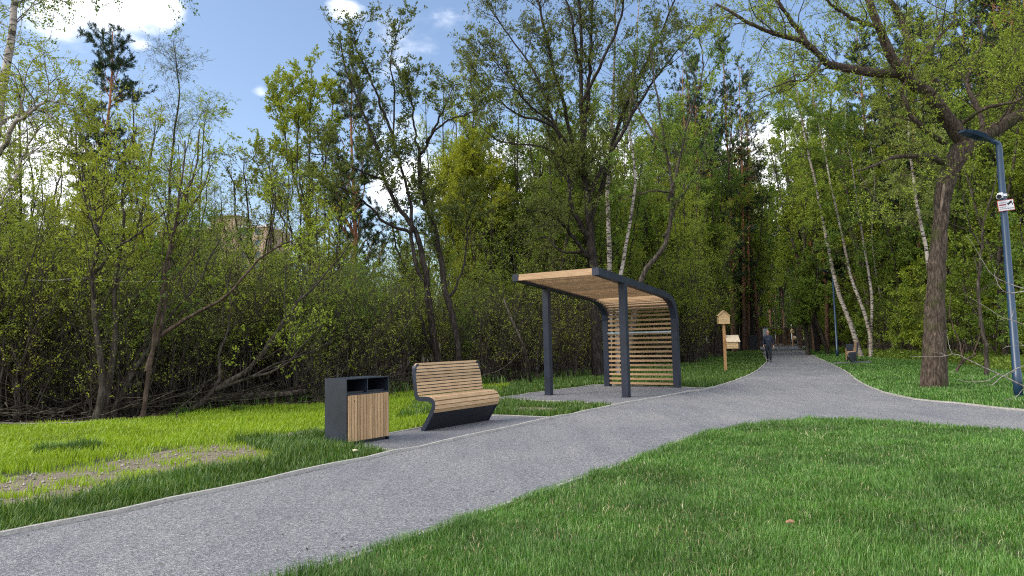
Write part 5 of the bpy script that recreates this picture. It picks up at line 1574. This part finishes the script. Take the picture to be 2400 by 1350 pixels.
fill('tree', 20, 1960, 2640, 4, 16, .9, 1.25, 'forest_tree', 'full leafing tree', 'tree', 25, edge=REX)
rngB = random.Random(15)
for i in range(26):
    Y = rngB.uniform(72, 120) if i % 2 else rngB.uniform(46, 120); px = rngB.uniform(1690, 1785) if i % 2 else rngB.uniform(1885, 1985)
    if Y > 92: px = rngB.uniform(1720, 1785) if i % 2 else rngB.uniform(1890, 1940)
    kd = ('tree', rngB.randrange(3)) if i % 3 else ('sap', rngB.randrange(2)); s = rngB.uniform(.9, 1.4) * (1.2 if kd[0] == 'tree' else 1.8)
    place_tree('forest_tree' if kd[0] == 'tree' else 'young_maple', PROTO[kd], at_px(px, Y), 'leafing tree hanging over the far avenue' if kd[0] == 'tree' else 'shady young maple beside the far avenue', 'tree',
               'leafing trees over the far avenue' if kd[0] == 'tree' else 'young maples beside the far avenue', rngB.uniform(0, 6), s)
# trees along the far avenue
rngA = random.Random(5)
for i in range(34):
    side = -1 if i % 2 == 0 else 1
    Y = rngA.uniform(62, 150); px = (rngA.uniform(1690, 1792) if side < 0 else rngA.uniform(1872, 1960))
    if Y > 122: px = rngA.uniform(1700, 1940)
    elif Y > 105: px = rngA.uniform(1700, 1790) if side < 0 else rngA.uniform(1888, 1940)
    key = [('pine', 0), ('pine', 1), ('tree', 1), ('pine', 0)][rngA.randrange(4)]
    s = rngA.uniform(.9, 1.15) * (1.5 if key[0] == 'tree' else 1)
    place_tree('pine' if key[0] == 'pine' else 'forest_tree', PROTO[key], at_px(px, Y), ('dark pine along the far avenue' if key[0] == 'pine' else 'tall leafing tree along the far avenue'), 'pine' if key[0] == 'pine' else 'tree',
               'pines along the far avenue' if key[0] == 'pine' else 'leafing trees along the far avenue', rngA.uniform(0, 6), s)

# far wood: one mass of stems and leaf clumps all round the clearing
rng = np.random.default_rng(900)
n = 1000
ang = rng.uniform(rad(-58), rad(58), n); dd = rng.uniform(75, 150, n)
x = dd * np.sin(ang); y = dd * np.cos(ang)
gap = (x / y > .362) & (x / y < .44); k = ~(gap & (dd < 136)) & ~((x / y < -.30) & (x / y > -.62) & False); x = x[k]; y = y[k]
xa_ = rng.uniform(.34, .46, 150); ya_ = rng.uniform(136, 185, 150); x = np.concatenate([x, xa_ * ya_]); y = np.concatenate([y, ya_]); n = len(x)
hh = np.where(x / y < .05, rng.uniform(9, 14, n), rng.uniform(16, 24, n)); hh = np.where((x / y > -.53) & (x / y < -.36), rng.uniform(6, 9, n), hh)
Pn = np.stack([np.c_[x, y, np.zeros(n)], np.c_[x + rng.normal(size=n) * .3, y, hh * .5], np.c_[x + rng.normal(size=n) * .6, y, hh]], 1)
Rn = np.c_[np.full(n, .18), np.full(n, .13), np.full(n, .03)]
tv, tf = tubes(Pn, Rn, 5)
per = 420
t = rng.random((n, per)) ** .75
cz = hh[:, None] * (.12 + .9 * t); cr = 2.6 * (1.05 - t) ** .6 + .3
aa = rng.uniform(0, 2 * PI, (n, per)); rr = cr * np.sqrt(rng.random((n, per)))
pos = np.stack([x[:, None] + rr * np.cos(aa), y[:, None] + rr * np.sin(aa), cz], -1).reshape(-1, 3)
kk = len(pos); d = unit(rng.normal(size=(kk, 3))); sd = unit(np.cross(d, rng.normal(size=(kk, 3)))); s = rng.uniform(.12, .34, kk)[:, None]
V = np.stack([pos, pos + (d * .5 + sd * .4) * s, pos + d * s, pos + (d * .5 - sd * .4) * s], 1).reshape(-1, 3)
me = np_mesh('far_wood', [(tv, tf, 0), (V, np.arange(kk * 4).reshape(kk, 4), 1)], [M['bark_dark'], M['leaf_d']])
tag(link_mesh('far_wood', me), 'far off mixed wood closing the view behind the thicket and avenue', 'wood', None, 'stuff')

# ---- forest floor: brushwood, leaf litter, low plants -----------------
rng = np.random.default_rng(910)
def band(n, px0, px1, o0, o1):
    px = rng.uniform(px0, px1, n); Y = np.interp(px, [e[0] for e in EPX], [G(*e[1])[1] for e in EPX]) + rng.uniform(o0, o1, n)
    return np.array([P(a, 812, b)[:2] for a, b in zip(px, Y)])
xy = band(900, -200, 900, .15, 4.0); n = len(xy)
L = rng.uniform(.4, 2.2, n); a = rng.normal(0, .7, n) + (rng.random(n) < .5) * PI; el = np.abs(rng.normal(.05, .22, n)); z = rng.uniform(.02, .22, n) * np.clip((700 - 0) / 700, 0, 1)
d = np.c_[np.cos(a) * np.cos(el), np.sin(a) * np.cos(el), np.sin(el)]
p0 = np.c_[xy, z]; Pn = np.stack([p0, p0 + d * (L * .5)[:, None] + rng.normal(size=(n, 3)) * .06, p0 + d * L[:, None] + rng.normal(size=(n, 3)) * .1], 1)
Pn[..., 2] = np.maximum(Pn[..., 2], .01)
r = rng.uniform(.005, .022, n); v, f = tubes(Pn, r[:, None] * np.array([1, .8, .4])[None], 4)
tag(link_mesh('brushwood', np_mesh('brushwood', [(v, f, 0)], [M['deadwood']])), 'tangled dead sticks lying along the dark edge of the thicket', 'brushwood', None, 'stuff')
xy = np.vstack([band(26000, -220, 1250, .0, 5.0)]); n = len(xy)
pos = np.c_[xy, rng.uniform(.005, .05, n)]; d = unit(rng.normal(size=(n, 3)) * np.array([1, 1, .35])); sd = unit(np.cross(d, np.array([0, 0, 1.]) + rng.normal(size=(n, 3)) * .3)); s = rng.uniform(.04, .10, n)[:, None]
V = np.stack([pos, pos + (d * .5 + sd * .3) * s, pos + d * s, pos + (d * .5 - sd * .3) * s], 1).reshape(-1, 3)
litter = mat_leaf('dead_leaf', (.05, .035, .022), (.13, .095, .06), (.22, .18, .13), .05)
tag(link_mesh('leaf_litter', np_mesh('leaf_litter', [(V, np.arange(n * 4).reshape(n, 4), 0)], [litter])), 'brown dead leaves covering the ground under the thicket', 'leaf litter', None, 'stuff')
def herbs(name, label, xy, seed, s0=.05, s1=.12, hz=.3):
    r2 = np.random.default_rng(seed); n = len(xy)
    pos = np.c_[xy, r2.random(n) ** 1.5 * hz]; d = unit(r2.normal(size=(n, 3)) + np.array([0, 0, .3])); sd = unit(np.cross(d, r2.normal(size=(n, 3)))); s = r2.uniform(s0, s1, n)[:, None]
    V = np.stack([pos, pos + (d * .5 + sd * .3) * s, pos + d * s, pos + (d * .5 - sd * .3) * s], 1).reshape(-1, 3)
    tag(link_mesh(name, np_mesh(name, [(V, np.arange(n * 4).reshape(n, 4), 0)], [M['leaf_d']])), label, 'undergrowth', None, 'stuff')
rng = np.random.default_rng(911)
xy = band(9000, -100, 1250, .8, 7); xy = xy[vnoise(xy[:, 0], xy[:, 1], 1.2, 71) > .62]
herbs('undergrowth', 'patches of low green herbs under the thicket', xy, 912)
px = rng.uniform(1890, 2600, 30000); Y = np.interp(px, [e[0] for e in REX], [G(*e[1])[1] for e in REX]) + rng.uniform(-.6, 12, 30000)
herbs('undergrowth', 'low green herbs under the trees right of the path', np.array([P(a_, 800, b_)[:2] for a_, b_ in zip(px, Y)]), 913, .06, .16, .45)

rng = np.random.default_rng(915)
line = np.vstack([KL[2:60], LL[2:60], KR[:50]]); n = 900
i_ = rng.integers(0, len(line), n); xy = line[i_] + rng.normal(size=(n, 2)) * .28
xy = np.vstack([xy, np.c_[rng.uniform(-3, 9, 500), rng.uniform(4, 24, 500)]]); xy = xy[inside(path_poly, xy[:, 0], xy[:, 1])]; n = len(xy)
pos = np.c_[xy, np.full(n, .018)]; d = unit(rng.normal(size=(n, 3)) * np.array([1, 1, .12])); sd = unit(np.cross(d, np.array([0, 0, 1.]) + rng.normal(size=(n, 3)) * .2)); s_ = (rng.uniform(.012, .05, n))[:, None]
V = np.stack([pos, pos + (d * .5 + sd * .18) * s_, pos + d * s_, pos + (d * .5 - sd * .18) * s_], 1).reshape(-1, 3)
tag(link_mesh('leaf_litter', np_mesh('leaf_litter', [(V, np.arange(n * 4).reshape(n, 4), 0)], [litter])), 'bits of dry leaf and bark blown along the edges of the gravel path', 'leaf litter', None, 'stuff')

# logs and single poles in the edge of the thicket
def pole(name, pts, r0, r1, mat, label, cat, group=None, n=18):
    m = MB(); m.tube(resample(pts, n), np.linspace(r0, r1, n), 8)
    return tag(m.build(name, mat, None, smooth=True), label, cat, group)
pole('fallen_log', [P(480, 935, 16.6), P(560, 930, 16.6), P(650, 925, 16.8), P(720, 918, 17.0)], .10, .07, M['deadwood'], 'dark mossy fallen log half hidden left of the litter bin', 'log')
pole('pale_pole', [G(0, 992, .05), G(110, 993, .05), G(260, 986, .05)], .022, .012, M['dry'], 'long pale pole lying on the ground at the thicket edge', 'pole')
pole('bent_pole', [G(415, 990, 0), P(418, 960, 14.3), P(470, 915, 14.6), P(480, 890, 14.7)], .014, .009, M['deadwood'], 'short pale bent stick leaning at the edge of the bright meadow', 'stick')
pole('leaning_pole', [G(275, 985, .02), P(170, 885, 14.6), P(60, 790, 14.8), P(30, 760, 15)], .016, .008, M['deadwood'], 'long thin pale pole leaning left in front of the half fallen trunk', 'pole')
pole('leaning_pole', [G(1245, 900, .0), P(1230, 820, 22), P(1200, 750, 22), P(1180, 700, 22.2)], .045, .03, M['bark'], 'pale grey stem leaning left between bench and shelter', 'stem')
pole('leaning_pole', [P(1130, 880, 19.0), P(1170, 868, 19.2), P(1200, 845, 19.4), P(1225, 815, 19.6)], .014, .009, M['bark'], 'thin pale stick leaning behind the right end of the bench', 'stick')

# dry bare branches reaching in from the right
Yb = 11.2
bs = np.array([*P(2520, 800, Yb)[:2], 0.0])
q = lambda pts, y0=0.: np.array([P(a, b, Yb + y0) - bs for a, b in pts])
lim = [([(0, 0, -.02), q([(2512, 860)])[0], q([(2505, 740)])[0], q([(2520, 600)])[0]], .03, .012),
       (q([(2516, 965), (2440, 925), (2400, 905), (2354, 882), (2327, 870), (2286, 852), (2265, 842), (2238, 831), (2200, 837), (2130, 835)]), .016, .004),
       (q([(2232, 830), (2224, 811), (2221, 787)]), .006, .003), (q([(2512, 830), (2440, 845), (2400, 858), (2378, 868), (2348, 885), (2330, 901), (2315, 903)], -.2), .012, .004),
       (q([(2340, 876), (2310, 892), (2271, 895), (2238, 888)]), .008, .004), (q([(2510, 690), (2440, 680), (2400, 683), (2387, 685), (2366, 686), (2348, 674), (2333, 648), (2333, 636)], .2), .014, .004),
       (q([(2508, 720), (2440, 688), (2400, 676), (2360, 663), (2330, 645), (2310, 618), (2289, 583), (2265, 550)], -.1), .013, .003),
       (q([(2510, 790), (2440, 775), (2400, 762), (2369, 751), (2342, 743), (2313, 722), (2268, 697)], .1), .012, .003), (q([(2369, 751), (2373, 734), (2378, 723)], .1), .006, .003),
       (q([(2512, 815), (2440, 811), (2400, 811), (2369, 812), (2354, 818)]), .009, .003), (q([(2514, 900), (2440, 905), (2400, 911), (2384, 929), (2360, 938)], -.1), .009, .003)]
me = tree_meshes('dry_bush', lim, [dict(dens=1.6, t0=.35, t1=1, ang=45, L=.22, m=4, fall=.2, up=.1, wob=.2, rfac=.02, rmin=.002, k=4)], [], [M['dry'], M['dry']], 921, m=26, wob=.004, k=6)
o = empty('dry_bush', bs); tag(o, 'dry leafless pale bush whose twigs cross in front of the lamp post', 'bush'); link_mesh('branches', me[0], o)

# small things on the lawn
def leafthing(name, px, py, s, col, label, cat):
    c = G(px, py); m = MB(); r = random.Random(px)
    v = []
    for i in range(9):
        a_ = 2 * PI * i / 9; rr = s * (.7 + .4 * r.random()); v.append((rr * math.cos(a_), rr * .6 * math.sin(a_), .09 + .02 * r.random()))
    v.append((0, 0, .115)); v += [(x_, y_, z_ - .006) for x_, y_, z_ in v]
    f = [(i, (i + 1) % 9, 9) for i in range(9)] + [(10 + (i + 1) % 9, 10 + i, 19) for i in range(9)] + [(i, 10 + i, 10 + (i + 1) % 9, (i + 1) % 9) for i in range(9)]
    m.add(v, f); o = m.build(name, mat_plain(name + '_tone', col, .8, 0, .25, 30), None, (c[0], c[1], -.01)); tag(o, label, cat)
leafthing('dead_leaf', 1853, 1252, .035, (.30, .16, .09), 'brown curled dead leaf lying on the near lawn', 'leaf')
leafthing('pale_scrap', 832, 1072, .035, (.55, .50, .33), 'pale crumpled leaf in the grass by the litter bin', 'leaf')


# ================================================================== SKY, SUN, CAMERA
SUN_EL, SUN_AZ = rad(42), rad(-112)          # azimuth measured from +y towards +x
world = bpy.data.worlds.new('World'); bpy.context.scene.world = world; world.use_nodes = True
nt = world.node_tree
for nd in list(nt.nodes): nt.nodes.remove(nd)
out = nt.nodes.new('ShaderNodeOutputWorld'); bg = nt.nodes.new('ShaderNodeBackground'); nt.links.new(bg.outputs[0], out.inputs[0])
sky = nt.nodes.new('ShaderNodeTexSky'); sky.sky_type = 'NISHITA'; sky.sun_disc = False
sky.sun_elevation = SUN_EL; sky.sun_rotation = SUN_AZ; sky.altitude = 100; sky.air_density = 1.0; sky.dust_density = 2.2; sky.ozone_density = 1.5
tc = nt.nodes.new('ShaderNodeTexCoord').outputs['Generated']
nz = noise(nt, mapping(nt, tc, (1, 1, 1.9)), 3.4, 9, .58)
cov = None


def math_(op, a, b=None, clamp=False):
    n_ = nt.nodes.new('ShaderNodeMath'); n_.operation = op; n_.use_clamp = clamp
    for i, v_ in enumerate((a, b)):
        if v_ is None: continue
        if isinstance(v_, (int, float)): n_.inputs[i].default_value = v_
        else: nt.links.new(v_, n_.inputs[i])
    return n_.outputs[0]


def blob(px, py, size, amp, sq=1.6):
    """more cloud round one direction of the sky"""
    d0 = ray(px, py); d0 /= np.linalg.norm(d0)
    vs = nt.nodes.new('ShaderNodeVectorMath'); vs.operation = 'SUBTRACT'; nt.links.new(tc, vs.inputs[0]); vs.inputs[1].default_value = d0
    sc_ = nt.nodes.new('ShaderNodeVectorMath'); sc_.operation = 'MULTIPLY'; nt.links.new(vs.outputs[0], sc_.inputs[0]); sc_.inputs[1].default_value = (1, 1, sq)
    ln = nt.nodes.new('ShaderNodeVectorMath'); ln.operation = 'LENGTH'; nt.links.new(sc_.outputs[0], ln.inputs[0])
    mr = nt.nodes.new('ShaderNodeMapRange'); mr.interpolation_type = 'SMOOTHSTEP'
    mr.inputs[1].default_value = 0; mr.inputs[2].default_value = size; mr.inputs[3].default_value = amp; mr.inputs[4].default_value = 0
    nt.links.new(ln.outputs['Value'], mr.inputs[0]); return mr.outputs[0]


nzf = noise(nt, mapping(nt, tc, (1, 1, 1.7), loc=(.7, .2, .4)), 17, 7, .6)
acc = math_('ADD', math_('ADD', nz.outputs[0], -.33), math_('MULTIPLY', nzf.outputs[0], .26))
for b_ in ((240, -25, .15, .42), (390, 25, .045, .2), (60, 400, .20, .42), (800, 18, .05, .25), (612, 213, .026, .19), (900, 165, .05, .12), (1230, 410, .13, .36), (1420, 370, .14, .34), (1800, 400, .18, .40), (1650, 500, .2, .3), (960, 440, .14, .34), (330, 105, .02, .12), (2350, 420, .25, .3), (500, 600, .5, .12, 2.5)):
    acc = math_('ADD', acc, blob(*b_))
# broken bright cumulus, unseen, added behind and above the camera for more light
sp = nt.nodes.new('ShaderNodeSeparateXYZ'); nt.links.new(tc, sp.inputs[0])
mr = nt.nodes.new('ShaderNodeMapRange'); mr.interpolation_type = 'SMOOTHSTEP'; mr.inputs[1].default_value = .45; mr.inputs[2].default_value = -.1; mr.inputs[3].default_value = 0; mr.inputs[4].default_value = .26
nt.links.new(sp.outputs[1], mr.inputs[0]); acc = math_('ADD', acc, mr.outputs[0])
mk = nt.nodes.new('ShaderNodeMapRange'); mk.interpolation_type = 'SMOOTHSTEP'; mk.inputs[1].default_value = .42; mk.inputs[2].default_value = .66
nt.links.new(acc, mk.inputs[0])
nz2 = noise(nt, mapping(nt, tc, (1, 1, 2.5), loc=(.3, .1, .2)), 6, 6, .55)
ccol = ramp(nt, nz2.outputs[0], [(.3, (4.9, 5.2, 5.8)), (.62, (10.5, 10.4, 10.5))])
c = mixc(nt, mk.outputs[0], sky.outputs[0], ccol.outputs[0])
nt.links.new(c, bg.inputs['Color']); bg.inputs['Strength'].default_value = .135

sl = bpy.data.lights.new('sun', 'SUN'); sl.energy = 1.35; sl.angle = rad(25); sl.color = (1.0, .93, .82)
so = bpy.data.objects.new('sun', sl); C.objects.link(so)
sd_ = Vector((math.sin(SUN_AZ) * math.cos(SUN_EL), math.cos(SUN_AZ) * math.cos(SUN_EL), math.sin(SUN_EL)))
so.rotation_euler = sd_.to_track_quat('Z', 'Y').to_euler()

cd = bpy.data.cameras.new('camera'); cam = bpy.data.objects.new('camera', cd); C.objects.link(cam)
cd.sensor_width = 36; cd.lens = F * 36 / 2400; cd.clip_start = .05; cd.clip_end = 3000
Mx = Matrix([[RIGHT[0], UP[0], -FWD[0], EYE[0]], [RIGHT[1], UP[1], -FWD[1], EYE[1]], [RIGHT[2], UP[2], -FWD[2], EYE[2]], [0, 0, 0, 1]])
cam.matrix_world = Mx
scn = bpy.context.scene; scn.camera = cam
scn.view_settings.view_transform = 'Standard'; scn.view_settings.look = 'None'; scn.view_settings.exposure = 0.88; scn.view_settings.gamma = 1.0
scn.cycles.filter_width = 1.1; scn.cycles.use_denoising = False
scn.cycles.max_bounces = 6; scn.cycles.diffuse_bounces = 2; scn.cycles.glossy_bounces = 2; scn.cycles.transmission_bounces = 4
